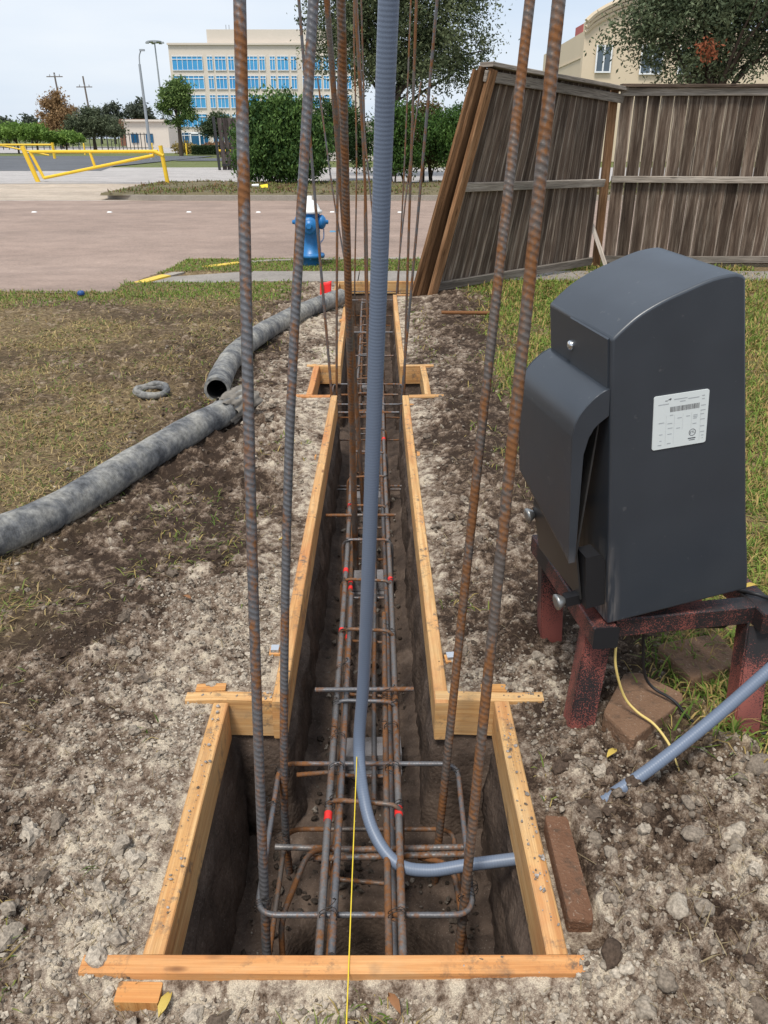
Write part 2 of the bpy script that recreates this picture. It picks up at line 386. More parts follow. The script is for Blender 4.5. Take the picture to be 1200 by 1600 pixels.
def height(x, y):
    clay, grass, left, dt = masks(x, y)
    h = .055 * (fbm(x * .8, y * .8, 3, 1) - .5) + .03 * (fbm(x * 3.1, y * 3.1, 4, 2) - .5)
    rough = .45 + .55 * sst(.35, .7, fbm(x * 1.3 + 5, y * 1.3, 3, 8)); rough = rough * (1 - .6 * grass) * (1 - .5 * left)
    rr = sst(1.0, .5, np.hypot((x - .78) / 1.0, (y - 1.15) / .9)); rough = np.maximum(rough, 1.25 * rr)
    h = h + rough * (.055 * lumps(x * 8, y * 8, 3) + .034 * lumps(x * 19, y * 19, 4) + .020 * lumps(x * 47, y * 47, 6))
    h = h + rough * .013 * lumps(x * 105, y * 105, 14) * sst(5, 3, y) + .014 * (fbm(x * 26, y * 26, 3, 12) - .5)
    k = sst(.30, .045, dt)
    h = h * (1 - .65 * k) - .012 * k
    h = h - .045 * sst(1.06, .98, y)
    h = np.where((x > .375) & (x < .462) & (y > 1.12) & (y < 1.47), np.minimum(h, -.035), h)
    h = h - .09 * ((x > .385) & (x < .47) & (y > 1.10) & (y < 1.16))
    h = np.minimum(h, np.where(dt < .062, -.012 + .25 * (h + .012), 9))
    h = np.where((y > 9.42) & (x > -2.95) & (x < 30), h * .3 - .03, h)      # under pavement and verge
    h = np.where((y > 10.2) & (x > -2.7), .0 + .02 * (fbm(x * 3, y * 3, 3, 2) - .5), h)
    h = np.where(driveway(x, y), -.30, h)
    return h
# fan of finer and coarser soil cells: rows get larger with distance
def make_ground():
    NY = 690
    Y = np.exp(np.linspace(math.log(.42), math.log(11.42), NY))
    d = np.linspace(-.66, .66, 470); ext = np.array([.76, .85, 1.0, 1.3, 1.8, 2.6, 4.0])
    S = np.concatenate([-ext[::-1], d, ext])
    y, s_ = np.meshgrid(Y, S, indexing='ij'); x = s_ * (y + .25)
    h = height(x, y); clay, grass, left, dt = masks(x, y)
    m = len(S); i, j = np.meshgrid(np.arange(NY - 1), np.arange(m - 1), indexing='ij'); i = i.ravel(); j = j.ravel()
    F = np.stack([i * m + j, i * m + j + 1, (i + 1) * m + j + 1, (i + 1) * m + j], 1)
    xc = x.ravel()[F].mean(1); yc = y.ravel()[F].mean(1)
    F = F[~in_trench(xc, yc, .016)]
    g = G(); V = np.stack([x.ravel(), y.ravel(), h.ravel()], 1)
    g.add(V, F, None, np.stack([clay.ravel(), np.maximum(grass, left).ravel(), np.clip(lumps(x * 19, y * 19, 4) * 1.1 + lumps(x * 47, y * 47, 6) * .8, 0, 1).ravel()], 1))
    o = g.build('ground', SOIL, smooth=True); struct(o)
    g = G(); g.add([[-60, -40, -.05], [60, -40, -.05], [60, .43, -.05], [-60, .43, -.05]], [(0, 1, 2, 3)], None, (.3, .3, 0)); struct(g.build('ground_behind', SOIL))
make_ground()
def make_trench():
    pol = [(-.455, 1.08), (.335, 1.08), (.335, 1.903), (.150, 1.903), (.120, 4.96), (.27, 4.96), (.27, 5.715), (.115, 5.715), (.092, 8.615), (.34, 8.615), (.34, 9.39),
           (-.51, 9.39), (-.51, 8.615), (-.376, 8.615), (-.316, 5.715), (-.47, 5.715), (-.47, 4.96), (-.306, 4.96), (-.294, 1.903), (-.455, 1.903)]
    ar = np.array(pol); n = len(ar); ring = []; nrm = []
    for k in range(n):
        a, b = ar[k], ar[(k + 1) % n]; L_ = np.linalg.norm(b - a); t = np.arange(int(max(2, L_ / .025))) / int(max(2, L_ / .025))
        d_ = (b - a) / L_; nn = np.array([-d_[1], d_[0]])
        ring.append(a + (b - a) * t[:, None]); nrm.append(np.tile(nn, (len(t), 1)))
    ring = np.concatenate(ring); nrm = np.concatenate(nrm); m = len(ring)
    zs = np.linspace(-.02, -.72, 26); V = []
    per = np.arange(m) * .025
    for k, z in enumerate(zs):
        dd = .030 * (-z) / .6 + .035 * (fbm(per * 5, np.full(m, z * 6.0), 4, 77) - .5) + .03 * (fbm(per * 16, np.full(m, z * 18.0), 3, 78) - .5)
        dd = dd * min(1, (k) / 4)
        if z > -.16: dd = np.minimum(dd, -.004)
        q = ring + nrm * dd[:, None]; V.append(np.concatenate([q, np.full((m, 1), z)], 1))
    V = np.concatenate(V); i, j = np.meshgrid(np.arange(len(zs) - 1), np.arange(m), indexing='ij'); i = i.ravel(); j = j.ravel(); j2 = (j + 1) % m
    F = np.stack([i * m + j, (i + 1) * m + j, (i + 1) * m + j2, i * m + j2], 1)
    g = G().add(V, F)
    xs = np.arange(-.62, .46, .014); ys = np.concatenate([np.arange(.98, 3, .014), np.arange(3, 9.5, .04)])
    x, y = np.meshgrid(xs, ys); z = -.50 + .05 * (fbm(x * 5, y * 5, 4, 90) - .5) + .03 * lumps(x * 14, y * 14, 91) + .02 * lumps(x * 40, y * 40, 92)
    z = z + .03 * sst(.12, .25, np.abs(x + .08)) * (y > 2)
    z -= .05 * sst(1.95, 1.8, y) + .45 * sst(.26, .20, np.hypot(x + .05, (y - 1.40)))
    nx = len(xs); i, j = np.meshgrid(np.arange(len(ys) - 1), np.arange(nx - 1), indexing='ij'); i = i.ravel(); j = j.ravel()
    g.add(np.stack([x.ravel(), y.ravel(), z.ravel()], 1), np.stack([i * nx + j, i * nx + j + 1, (i + 1) * nx + j + 1, (i + 1) * nx + j], 1))
    struct(g.build('trench', TRENCH, smooth=True))
make_trench()
def sheet(name, pts, mat, z=None):
    g = G(); p = [(a, b, z) if z is not None else (a, b, c) for a, b, *r in pts for c in [r[0] if r else 0]]
    g.add(p, [tuple(range(len(p)))]); return struct(g.build(name, mat))
# street and beyond
def m_road(name, a, b, sc=1.0):
    m = M(name, .85, .25); p = m.pos()
    n1 = m.noise(m.map(p, (.12, .6, 1)), 1.0 * sc, 5, .6); n2 = m.noise(p, 90, 3, .7); n3 = m.noise(p, 2.2, 5, .7)
    c = m.mix(n1, a, b); c = m.mix(1.0, c, m.ramp(n2, (.3, .72), (.7, 1.25)), 'MULTIPLY'); c = m.mix(1.0, c, m.ramp(n3, (.3, .86), (.7, 1.12)), 'MULTIPLY')
    n4 = m.noise(m.map(p, (.25, .5, 1)), 1.6, 6, .7); c = m.mix(1.0, c, m.ramp(n4, (.35, .80), (.55, 1.0), (.75, 1.10)), 'MULTIPLY'); n5 = m.noise(p, 22, 4, .7); c = m.mix(1.0, c, m.ramp(n5, (.35, .86), (.65, 1.1)), 'MULTIPLY')
    return m.out(c, None, m.bump(n2, .4, .006))
ROAD = m_road('road_aggregate', (.285, .205, .165), (.36, .27, .22)); CONC = m_road('concrete', (.27, .24, .21), (.36, .325, .29)); ASPH = m_road('asphalt', (.085, .09, .10), (.15, .155, .165), .5)
SANDY = m_road('sandy_apron', (.40, .32, .25), (.52, .44, .35), 2); LOTC = m_road('lot_concrete', (.38, .35, .33), (.47, .44, .42))
FGRASS = m_road('far_grass', (.10, .125, .035), (.17, .18, .06), 3); VERGE = m_road('verge_soil', (.12, .105, .05), (.19, .15, .09), 3)
sheet('road', [(-160, 11.38), (160, 11.38), (160, 24.45), (-160, 24.45)], ROAD, -.13)
g = G(); xs = np.linspace(-45, -2.6, 120)
rows = []
for t in (0, .15, .4, 1):
    y = 8.75 + .10 * np.sin(xs * 1.3) - .1; yy = y * (1 - t) + 11.6 * t; z = -.005 - .021 * min(1, t / .15) * 0 - .127 * t
    rows.append(np.stack([xs, yy, np.full_like(xs, z)], 1))
V = np.concatenate(rows); n = len(xs)
i, j = np.meshgrid(np.arange(3), np.arange(n - 1), indexing='ij'); i = i.ravel(); j = j.ravel()
g.add(V, np.stack([i * n + j, i * n + j + 1, (i + 1) * n + j + 1, (i + 1) * n + j], 1)); struct(g.build('driveway', ROAD))
def kerb(name, path, mat, w_=.16, h0=-.14, h1=.012):
    Pp = resample(path, .12); T = np.gradient(Pp, axis=0); T /= np.linalg.norm(T, axis=1)[:, None]; Rt = np.cross(T, [0, 0, 1])
    sec = [(-w_ / 2, h0), (w_ / 2, h0), (w_ / 2, h1 - .03), (w_ / 2 - .03, h1), (-w_ / 2, h1)]
    g = G().sweep(Pp, Rt, np.tile([0, 0, 1.], (len(Pp), 1)), sec); return g
def m_kerb():
    m = M('kerb_concrete', .85, .2); p = m.pos(); n1 = m.noise(p, 3, 5); n2 = m.noise(p, 60, 4)
    c = m.mix(n1, (.24, .21, .175), (.40, .36, .31)); c = m.mix(1.0, c, m.ramp(n2, (.3, .75), (.7, 1.2)), 'MULTIPLY')
    return m.out(c, None, m.bump(n2, .4, .006))
KERB = m_kerb(); YPAINT = P('yellow_paint', (.70, .47, .045), .5, .4, 0, .15, 5, 0, 40, ((.32, .27, .18), 7, .58, .6))
kp = smoothcurve([(40, 11.42, 0), (14, 11.41, 0), (5, 11.40, 0), (2, 11.40, 0), (.5, 11.39, 0), (-.5, 11.35, 0), (-1.6, 11.15, 0), (-2.3, 10.6, -.01), (-2.65, 10.0, -.02), (-2.9, 9.45, -.04)], .1)
struct(kerb('kerb', kp, KERB).build('kerb', KERB))
k2 = kp[(kp[:, 1] < 10.05)]; k3 = kp[(kp[:, 1] < 11.0) & (kp[:, 1] > 10.55)]
for q in (k2[:-1], k3):
    gk = kerb('x', q + np.array([0, 0, .004]), YPAINT, .168); o = gk.build('kerb_paint', YPAINT); struct(o)
fk = smoothcurve([(60, 24.5, 0), (20, 24.5, 0), (4, 24.5, 0), (-1, 24.5, 0), (-3.5, 24.5, 0), (-5.5, 24.5, 0), (-7.0, 24.6, 0), (-8.0, 25.2, 0), (-8.3, 26.6, 0)], .2)
kg = kerb('far', fk, KERB, .18); struct(kg.build('far_kerb', KERB))
# pavement: separate slabs
pav = bpy.data.objects.new('pavement', None); COL.objects.link(pav); pav.location = (0, 9.8, 0); struct(pav)
xe = [-2.85, -1.62, -.30, 1.0, 2.3, 3.6, 4.9, 6.2, 7.5, 8.8, 10.1]
for a, b in zip(xe[:-1], xe[1:]):
    y0 = 9.44 + random.uniform(-.01, .01); z = .012 + random.uniform(-.005, .005)
    if a < -2.8: g = G().add([[a, 9.4, -.1], [b - .012, y0, -.1], [b - .012, 10.2, -.1], [a + .12, 9.95, -.1], [a, 9.4, -.035], [b - .012, y0, z], [b - .012, 10.2, z], [a + .12, 9.95, -.03]],
                             [(0, 3, 2, 1), (4, 5, 6, 7), (0, 1, 5, 4), (1, 2, 6, 5), (2, 3, 7, 6), (3, 0, 4, 7)])
    else: g = G().box(((a + b) / 2, (y0 + 10.2) / 2, z - .06), (b - a - .012, 10.2 - y0, .12))
    g.build('slab', CONC, pav)
# beyond the street
sheet('far_ground', [(-900, 31.0), (900, 31.0), (900, 1500), (-900, 1500)], FGRASS, -.03)
sheet('apron', [(-180, 24.42, -.126), (-6.5, 24.42, -.126), (-6.5, 26.8, -.002), (-6.5, 31.05, .001), (-180, 31.05, .004)], SANDY)
sheet('outer_verge', [(13.9, 24.5), (180, 24.5), (180, 31.2), (13.9, 31.2)], VERGE, .02)
sheet('parking_lot', [(-160, 30.9), (-8.0, 30.9), (-7.6, 31.4), (60, 31.4), (60, 48), (-160, 48)], LOTC, .008)
sheet('parking_asphalt', [(-200, 43), (-14, 43), (-15.5, 50), (-15, 78), (-200, 78)], ASPH, .016)
sheet('access_lane', [(-15, 62), (-4, 62), (-4, 70), (-15, 70)], ASPH, .012)
sheet('far_parking', [(-200, 95), (0, 95), (0, 160), (-200, 160)], LOTC, -.018)
# far verge behind the kerb: bumpy grass strip with its own relief
xs = np.arange(-8.15, 14, .09); ys = np.arange(24.58, 31.5, .09); x, y = np.meshgrid(xs, ys); z = .03 + .10 * (fbm(x * .8, y * .8, 4, 61) - .4) + .03 * fbm(x * 6, y * 6, 3, 62)
z = np.where(y < 24.75, .0, z); nx = len(xs)
i, j = np.meshgrid(np.arange(len(ys) - 1), np.arange(nx - 1), indexing='ij'); i = i.ravel(); j = j.ravel()
g = G().add(np.stack([x.ravel(), y.ravel(), z.ravel()], 1), np.stack([i * nx + j, i * nx + j + 1, (i + 1) * nx + j + 1, (i + 1) * nx + j], 1)); struct(g.build('verge', VERGE, smooth=True))

# ================================================================== FORMWORK
def plank(g, p0, p1, w_, h_, up=(0, 0, 1), ch=.003, uvo=None, wob=0.0, n=2):
    p0 = v3(p0); p1 = v3(p1); T = (p1 - p0) / np.linalg.norm(p1 - p0); up = v3(up); Rt = np.cross(T, up); Rt /= np.linalg.norm(Rt); Up = np.cross(Rt, T)
    a, b = w_ / 2, h_ / 2
    sec = [(-a + ch, -b), (a - ch, -b), (a, -b + ch), (a, b - ch), (a - ch, b), (-a + ch, b), (-a, b - ch), (-a, -b + ch)]
    t = np.linspace(0, 1, n)[:, None]; Pp = p0 + (p1 - p0) * t
    if wob: Pp = Pp + Rt * (np.sin(t * 5 + random.random() * 6) * wob) + Up * (np.sin(t * 4 + random.random() * 6) * wob)
    return g.sweep(Pp, Rt, Up, sec, uvo=(random.uniform(0, 50), random.uniform(0, 9)) if uvo is None else uvo)
fw = thing('formwork', (-.08, 1.9, 0), 'pine plank formwork edging the long trench and its square pits', 'formwork')
def fboard(x0, y0, x1, y1, z=0.0, w_=.040, h_=.135, dz=0, n=14, mat=None):
    g = plank(G(), (x0, y0, z - h_ / 2), (x1, y1, z + dz - h_ / 2), w_, h_, wob=.0018, n=n); return g.build('board', mat or PINE, fw)
fboard(-.604, 1.064, .425, 1.064, .008, mat=PINE_R)
fboard(-.469, 1.088, -.478, 1.888, .0, .044); fboard(.350, 1.088, .346, 1.888, .002, .044)
fboard(-.585, 1.912, -.293, 1.916, .004); fboard(.152, 1.916, .470, 1.912, .006)
fboard(-.309, 1.880, -.321, 4.955, .006, n=30); fboard(.168, 1.880, .137, 4.955, .004, n=30)
fboard(-.600, 4.975, -.346, 4.975, mat=PINE_R); fboard(.160, 4.975, .385, 4.975)
fboard(-.485, 4.998, -.487, 5.700, mat=PINE_R); fboard(.285, 4.998, .283, 5.700)
fboard(-.560, 5.722, -.316, 5.722, .002); fboard(.118, 5.722, .360, 5.722, .002)
fboard(-.334, 5.70, -.394, 8.60, .002, n=30); fboard(.134, 5.70, .112, 8.60, .0, n=30)
fboard(-.55, 8.625, -.418, 8.625); fboard(.136, 8.625, .37, 8.625)
fboard(-.525, 8.648, -.525, 9.375); fboard(.355, 8.648, .355, 9.375); fboard(-.54, 9.40, .372, 9.40, .012)
def stake(x, y, z0, wx, wy, tilt=(0, 0), rz=0, foil=False):
    R = np.array(Euler((tilt[0], tilt[1], rz)).to_matrix()); up = R @ [0, 0, 1.]
    p1 = v3((x, y, z0)); g = plank(G(), p1 - up * .38, p1, wx, wy, up=R @ [0, 1., 0], ch=.002, n=2); o = g.build('stake', STAKE, fw)
    if foil:
        c = G().box(p1 + up * .006, (wx * .7, wy * .75, .014), rz); c.build('foil_cap', FOIL, o)
    return o
FOIL = M('foil', .25, .5, .9).out((.75, .76, .78))
stake(-.480, 1.018, -.012, .086, .040, (.10, .03)); stake(-.520, 1.955, .004, .088, .036, (-.02, 0), .05); stake(-.352, 2.155, -.004, .036, .040, (0, 0), 0, True)
stake(.212, 2.115, -.004, .036, .040, (0, 0), .1, True); stake(.330, 1.957, .0, .075, .036); stake(.395, 1.60, -.05, .03, .05)
stake(-.372, 3.9, -.008, .036, .07); stake(.19, 3.95, -.008, .034, .06); stake(.172, 4.80, -.012, .03, .07); stake(-.53, 5.76, -.005, .07, .036); stake(-.385, 7.3, .006, .036, .07); stake(-.19, 9.44, -.01, .08, .036); stake(-.53, 9.44, .0, .08, .036)

# ================================================================== REINFORCEMENT
def rebar(name, path, r, mat, parent, step=.0024, sides=12, ribs=True, pitch=.0115, closed=False, hgt=.17):
    Pp = resample(path, step); g = G()
    if closed: Pp = Pp[:-1]
    g.tube(Pp, r, sides, True, closed, (pitch, hgt, 2) if ribs else None)
    return g.build(name, mat, parent, smooth=True)
cage = thing('beam_rebar_cage', (-.08, 1.15, -.5), 'long ribbed steel beam cage of bars and stirrups lying in the trench', 'rebar cage')
def axis_x(y): return -.049 - .0125 * (y - 1.2)
def lbar(dx, z, y0, y1, r, mat, sag=0.0):
    ys = np.linspace(y0, y1, 30); x = axis_x(ys) + dx + .004 * np.sin(ys * 1.7 + dx * 40)
    zz = z + .006 * np.sin(ys * 1.3 + dx * 30)
    near = np.stack([x, ys, zz], 1); return near
for dx, z, y0, y1, r, mt in [(-.093, -.150, 1.14, 9.2, .0095, REB_L), (.093, -.150, 1.14, 9.2, .0095, REB_L), (-.066, -.152, 1.2, 2.75, .0085, REB_D), (.064, -.152, 1.1, 2.62, .0085, REB_R),
                             (-.085, -.395, 1.1, 9.2, .0095, REB_R), (.080, -.395, 1.1, 9.2, .0095, REB_D), (.030, -.395, 1.9, 4.6, .008, REB_D)]:
    pth = lbar(dx, z, y0, y1, r, mt)
    if y1 > 4.5:      # bars are lapped: a near length with modelled ribs, then a plainer far length
        cut = 4.2; a = pth[pth[:, 1] <= cut]; b = pth[pth[:, 1] >= a[-1, 1] - 1e-6]
        rebar('longitudinal_bar', a, r, mt, cage, .003, 9)
        rebar('longitudinal_bar', b, r, mt, cage, .05, 8, False)
    else: rebar('longitudinal_bar', pth, r, mt, cage, .003, 9)
sy = [1.63, 2.06, 2.46, 2.83, 3.18, 3.56, 3.93, 4.30] + [4.68 + .38 * k for k in range(12)]
for k, y in enumerate(sy):
    c = axis_x(y); w_ = .106 + random.uniform(-.004, .006); t = -.128 + random.uniform(-.004, .004); b = -.425; sk = random.uniform(-.025, .025); yaw = random.uniform(-.012, .012)
    pts = [(c - w_, y - yaw + sk, b), (c - w_, y - yaw, t), (c + w_, y + yaw, t), (c + w_, y + yaw + sk, b)]
    pth = fillet(pts, .045, True, 7)
    rebar('stirrup', pth, .0062, REB_R if k % 3 != 1 else REB_D, cage, .003 if k < 7 else .02, 8 if k < 7 else 6, k < 7, .009, True)
for y, x0, x1, z, mt in [(2.10, -.223, .096, -.118, REB_D), (3.42, -.275, .055, -.118, REB_R), (4.42, -.29, .11, -.42, REB_L), (4.47, -.29, .11, -.42, REB_L), (5.05, -.30, .10, -.14, REB_D), (5.45, -.30, .10, -.14, REB_R), (6.6, -.3, .08, -.15, REB_D), (7.4, -.3, .08, -.13, REB_D)]:
    rebar('cross_bar', [(x0, y, z), (x1, y + .004, z)], .0075, mt, cage, .003 if y < 4 else .03, 8, y < 4)
def twist(p, s=1.0):
    g = G(); p = v3(p)
    for q in range(2):
        t = np.linspace(0, 2 * math.pi, 12); rr = .014 * s
        g.tube(np.stack([p[0] + rr * np.cos(t), p[1] + .010 * (q - .5) + .004 * np.sin(2 * t), p[2] + rr * .9 * np.sin(t)], 1), .0011, 4, False)
    t = np.linspace(0, 1, 8); a = random.uniform(0, 6.3)
    g.tube(np.stack([p[0] + .03 * t * math.cos(a) + .006 * np.sin(t * 12), p[1] + .03 * t * math.sin(a) + .006 * np.cos(t * 10), p[2] + .012 + .02 * t + .004 * np.sin(t * 9)], 1), .0013, 4)
    return g
for y in sy[:7]:
    for dx in (-.093, .093):
        twist((axis_x(y) + dx, y, -.14)).build('tie_wire', WIRE, cage, True)
for y, dx, z in [(1.29, -.08, -.14), (1.77, -.08, -.14), (1.29, .08, -.14), (1.77, .08, -.14), (1.9, -.08, -.145), (1.95, .08, -.145), (2.25, -.08, -.145), (2.1, .07, -.13)]:
    twist((axis_x(y) + dx, y, z), 1.5).build('tie_wire', WIRE, cage, True)
def sleeve(c, r, ln, mat, nm='paint_band'):
    c = v3(c); g = G().tube([c - [0, ln / 2, 0], c + [0, ln / 2, 0]], r, 10); return g.build(nm, mat, cage, True)
for y, dx, z, r in [(1.60, -.093, -.150, .0114), (1.62, .093, -.150, .0114), (2.48, -.093, -.15, .0113), (2.86, .093, -.15, .0112), (2.93, -.093, -.15, .0112), (3.26, -.085, -.395, .0112), (3.58, -.093, -.15, .0112), (3.2, -.085, -.395, .0112), (2.8, -.085, -.395, .0112), (4.55, .093, -.15, .0112), (1.30, -.085, -.395, .0112)]:
    sleeve((axis_x(y) + dx + .004 * math.sin(y * 1.7 + dx * 40), y, z + .006 * math.sin(y * 1.3 + dx * 30)), r, .028, REDPAINT)
BLUEPAINT = P('blue_tip_paint', (.05, .30, .55), .5)
sleeve((axis_x(1.15) + .093, 1.15, -.150), .0115, .025, BLUEPAINT)
# column cages: vertical bars with square ties
def col_cage(label, bars, ties, loc, r=.0105, step=.0024, ribs=True):
    t = thing('column_rebar_cage', loc, label, 'rebar cage')
    for pts, mt in bars: rebar('vertical_bar', smoothcurve(pts, .05), r if not isinstance(mt, tuple) else mt[1], mt[0] if isinstance(mt, tuple) else mt, t, step, 16 if ribs else 8, ribs, .0135)
    for pts, mt in ties: rebar('column_tie', fillet(pts, .05, True, 7), .0068 if ribs else .006, mt, t, .003 if ribs else .02, 8, ribs, .009, True)
    return t
def tie_at(x0, x1, y0, y1, z, dz=0): return [(x0, y0, z), (x1, y0, z), (x1, y1, z + dz), (x0, y1, z + dz)]
cc = col_cage('tall rusty upright bars with square ties standing in the pit beside the black box', [
    ([(-.297, 1.33, -.62), (-.292, 1.345, -.30), (-.275, 1.47, .7), (-.253, 1.65, 1.718), (-.238, 1.78, 2.5)], REB_D),
    ([(-.292, 1.76, -.60), (-.286, 1.75, -.15), (-.235, 1.86, .8), (-.150, 2.0, 1.765), (-.085, 2.1, 2.5)], REB_D),
    ([(.150, 1.72, -.60), (.170, 1.73, -.2), (.235, 1.85, .8), (.310, 2.0, 1.765), (.37, 2.1, 2.5)], REB_R),
    ([(.172, 1.33, -.62), (.193, 1.35, -.2), (.240, 1.45, .75), (.288, 1.55, 1.705), (.325, 1.64, 2.5)], REB_R)],
    [(tie_at(-.303, .213, 1.315, 1.80, -.172, .02), REB_D), (tie_at(-.295, .21, 1.32, 1.79, -.40, .0), REB_R)], (-.05, 1.55, -.6))
# hooked legs and doubled bars at the pit bottom
rebar('starter_bar', fillet([(-.31, 1.66, -.33), (-.06, 1.655, -.335), (.24, 1.66, -.33)], .02), .0085, REB_L, cc, .003, 9)
rebar('starter_bar', [(-.20, 1.63, -.342), (.25, 1.64, -.335)], .0085, REB_L, cc, .003, 9)
rebar('starter_bar', fillet([(-.262, 1.36, -.62), (-.262, 1.40, -.30), (-.21, 1.62, -.30), (-.16, 1.66, -.34)], .05), .0075, REB_R, cc, .003, 9)
rebar('starter_bar', fillet([(.19, 1.34, -.60), (.205, 1.42, -.33), (.19, 1.60, -.33), (.10, 1.65, -.36)], .05), .0075, REB_R, cc, .003, 9)
rebar('starter_bar', [(-.12, 1.36, -.42), (.06, 1.36, -.425)], .007, REB_L, cc, .003, 9)
rebar('starter_bar', [(-.255, 1.79, -.185), (-.165, 1.80, -.185)], .0065, REB_R, cc, .003, 8)
for p in [(-.292, 1.34, -.17), (.20, 1.36, -.17), (-.292, 1.77, -.155), (.19, 1.76, -.155), (-.303, 1.64, -.16), (-.295, 1.69, -.33), (.21, 1.39, -.17)]: twist(p, 1.5).build('tie_wire', WIRE, cc, True)
# dowel bars of the beam middle, leaning through the cage
lb = thing('leaning_bar', (-.136, 3.40, -.40), 'thick rusty ribbed bar rising from the middle of the trench beside the conduit', 'rebar')
rebar('bar', smoothcurve([(-.136, 3.42, -.42), (-.135, 3.25, .2), (-.132, 3.0, 1.1), (-.128, 2.8, 1.87), (-.125, 2.65, 2.5)], .05), .0125, REB_R, lb, .003, 12, True, .0135)
lb2 = thing('leaning_bar', (-.12, 4.10, -.40), 'thinner rusty bar leaning left behind the thick one in the trench', 'rebar')
rebar('bar', smoothcurve([(-.118, 4.12, -.42), (-.14, 4.0, .2), (-.175, 3.75, 1.1), (-.215, 3.55, 1.97), (-.24, 3.45, 2.6)], .05), .0105, REB_R, lb2, .004, 10, True)
col_cage('thin upright bars standing in the middle pit between the short cross boards', [
    ([(-.352, 5.10, -.55), (-.345, 5.12, -.1), (-.40, 5.08, 1.0), (-.452, 5.0, 2.16), (-.47, 4.97, 2.7)], (REB_D, .0085)),
    ([(-.340, 5.55, -.55), (-.335, 5.55, 0), (-.30, 5.55, 1.2), (-.26, 5.55, 2.3), (-.25, 5.5, 2.7)], (REB_R, .0085)),
    ([(.116, 5.25, -.55), (.122, 5.25, -.1), (.20, 5.15, 1.0), (.282, 5.0, 2.16), (.32, 4.95, 2.7)], (REB_D, .0085)),
    ([(.145, 5.58, -.55), (.147, 5.58, 0), (.165, 5.5, 1.1), (.186, 5.4, 2.21), (.195, 5.35, 2.7)], (REB_R, .0085)),
    ([(-.10, 5.35, -.5), (-.11, 5.35, .3), (-.115, 5.3, 1.2), (-.16, 5.2, 2.2), (-.17, 5.2, 2.7)], (REB_R, .0085))],
    [(tie_at(-.36, .13, 5.10, 5.58, -.10), REB_D), (tie_at(-.36, .13, 5.10, 5.58, -.35), REB_R)], (-.1, 5.35, -.55), .0085, .05, False)
col_cage('thin upright bars standing in the last pit by the leaning fence', [
    ([(-.36, 8.75, -.55), (-.37, 8.75, .0), (-.52, 8.75, 1.0), (-.64, 8.75, 2.02)], (REB_D, .0085)),
    ([(-.33, 9.25, -.55), (-.33, 9.25, .0), (-.29, 9.25, 1.3), (-.30, 9.25, 2.45), (-.28, 9.25, 3.2)], (REB_R, .0085)),
    ([(.13, 8.80, -.55), (.135, 8.80, .0), (.23, 8.8, 1.0), (.36, 8.8, 2.0)], (REB_D, .008)),
    ([(.16, 9.25, -.55), (.16, 9.25, .0), (.22, 9.25, 1.3), (.26, 9.25, 2.6), (.28, 9.25, 3.2)], (REB_R, .0085)),
    ([(-.05, 9.0, -.5), (-.10, 9.0, .5), (-.2, 9.0, 1.6), (-.26, 9.0, 2.7), (-.28, 9, 3.2)], (REB_D, .0085)),
    ([(-.20, 9.1, -.5), (-.21, 9.1, .5), (-.20, 9.1, 1.6), (-.22, 9.1, 2.7), (-.22, 9.1, 3.2)], (REB_R, .0085))],
    [(tie_at(-.38, .18, 8.74, 9.27, -.08), REB_D), (tie_at(-.38, .18, 8.74, 9.27, -.35), REB_R)], (-.1, 9.0, -.55), .0085, .05, False)
# concrete bricks that carry the cage
CMU = P('concrete_brick', (.22, .21, .215), .95, .15, 0, .25, 30, .5, 120, ((.07, .055, .045), 12, .55, .6))
for k, (y, lab) in enumerate([(2.16, 'grey concrete brick under the cage near the square pit'), (3.36, 'grey concrete brick under the cage beneath the leaning rusty bar'), (4.32, 'grey concrete brick under the cage just before the middle pit'), (6.6, 'grey concrete brick under the cage beyond the middle pit')]):
    x = axis_x(y) + .02; g = plank(G(), (x - .10, y, -.44), (x + .10, y + .01, -.44), .092, .07, ch=.004)
    b = thing('concrete_brick', (x, y, -.5), lab, 'brick'); g.build('upper_brick', CMU, b)
    plank(G(), (x - .105, y - .012, -.51), (x + .102, y - .006, -.51), .092, .068, ch=.004).build('lower_brick', CMU, b)

# ================================================================== CONDUIT, STRING, WIRES
def m_conduit():
    m = M('flexible_conduit', .42, .4); u = m.uv(); wv = m.wave(m.map(u, (1, .0, 0)), 314 / 20 / .30 / 1.0, 0); n = m.noise(m.pos(), 9, 4)
    su = m.n('ShaderNodeSeparateXYZ'); m.put(su.inputs[0], u)
    s1 = m.math('SINE', m.math('MULTIPLY', su.outputs[0], 2 * math.pi / .0068))
    c = m.mix(m.math('ADD', .5, m.math('MULTIPLY', s1, .22)), (.125, .160, .225), (.165, .205, .280)); c = m.mix(m.math('MULTIPLY', n, .4), c, (.15, .18, .23))
    m.b.inputs['Subsurface Weight'].default_value = .0
    return m.out(c, None, m.bump(s1, .08, .001))
CONDUIT = m_conduit()
def conduit(path, r):
    Pp = smoothcurve(path, .012); Pp = resample(Pp, .0022); st = np.arange(len(Pp)) * .0022
    rr = r * (1 + .006 * np.sin(st * 2 * math.pi / .0068)); return G().tube(Pp, rr, 16)
o = conduit([(.045, 1.20, 2.35), (.030, 1.27, 2.1), (.007, 1.38, 1.683), (-.013, 1.50, 1.17), (-.036, 1.60, .60), (-.052, 1.665, .25), (-.066, 1.675, .05), (-.060, 1.62, -.05), (-.030, 1.53, -.125), (.03, 1.46, -.165), (.11, 1.445, -.175), (.22, 1.45, -.160), (.36, 1.45, -.135)], .0158).build('conduit', CONDUIT, None, True, (.34, 1.45, -.15))
tag(o, 'tall blue grey flexible conduit rising out of the pit', 'conduit')
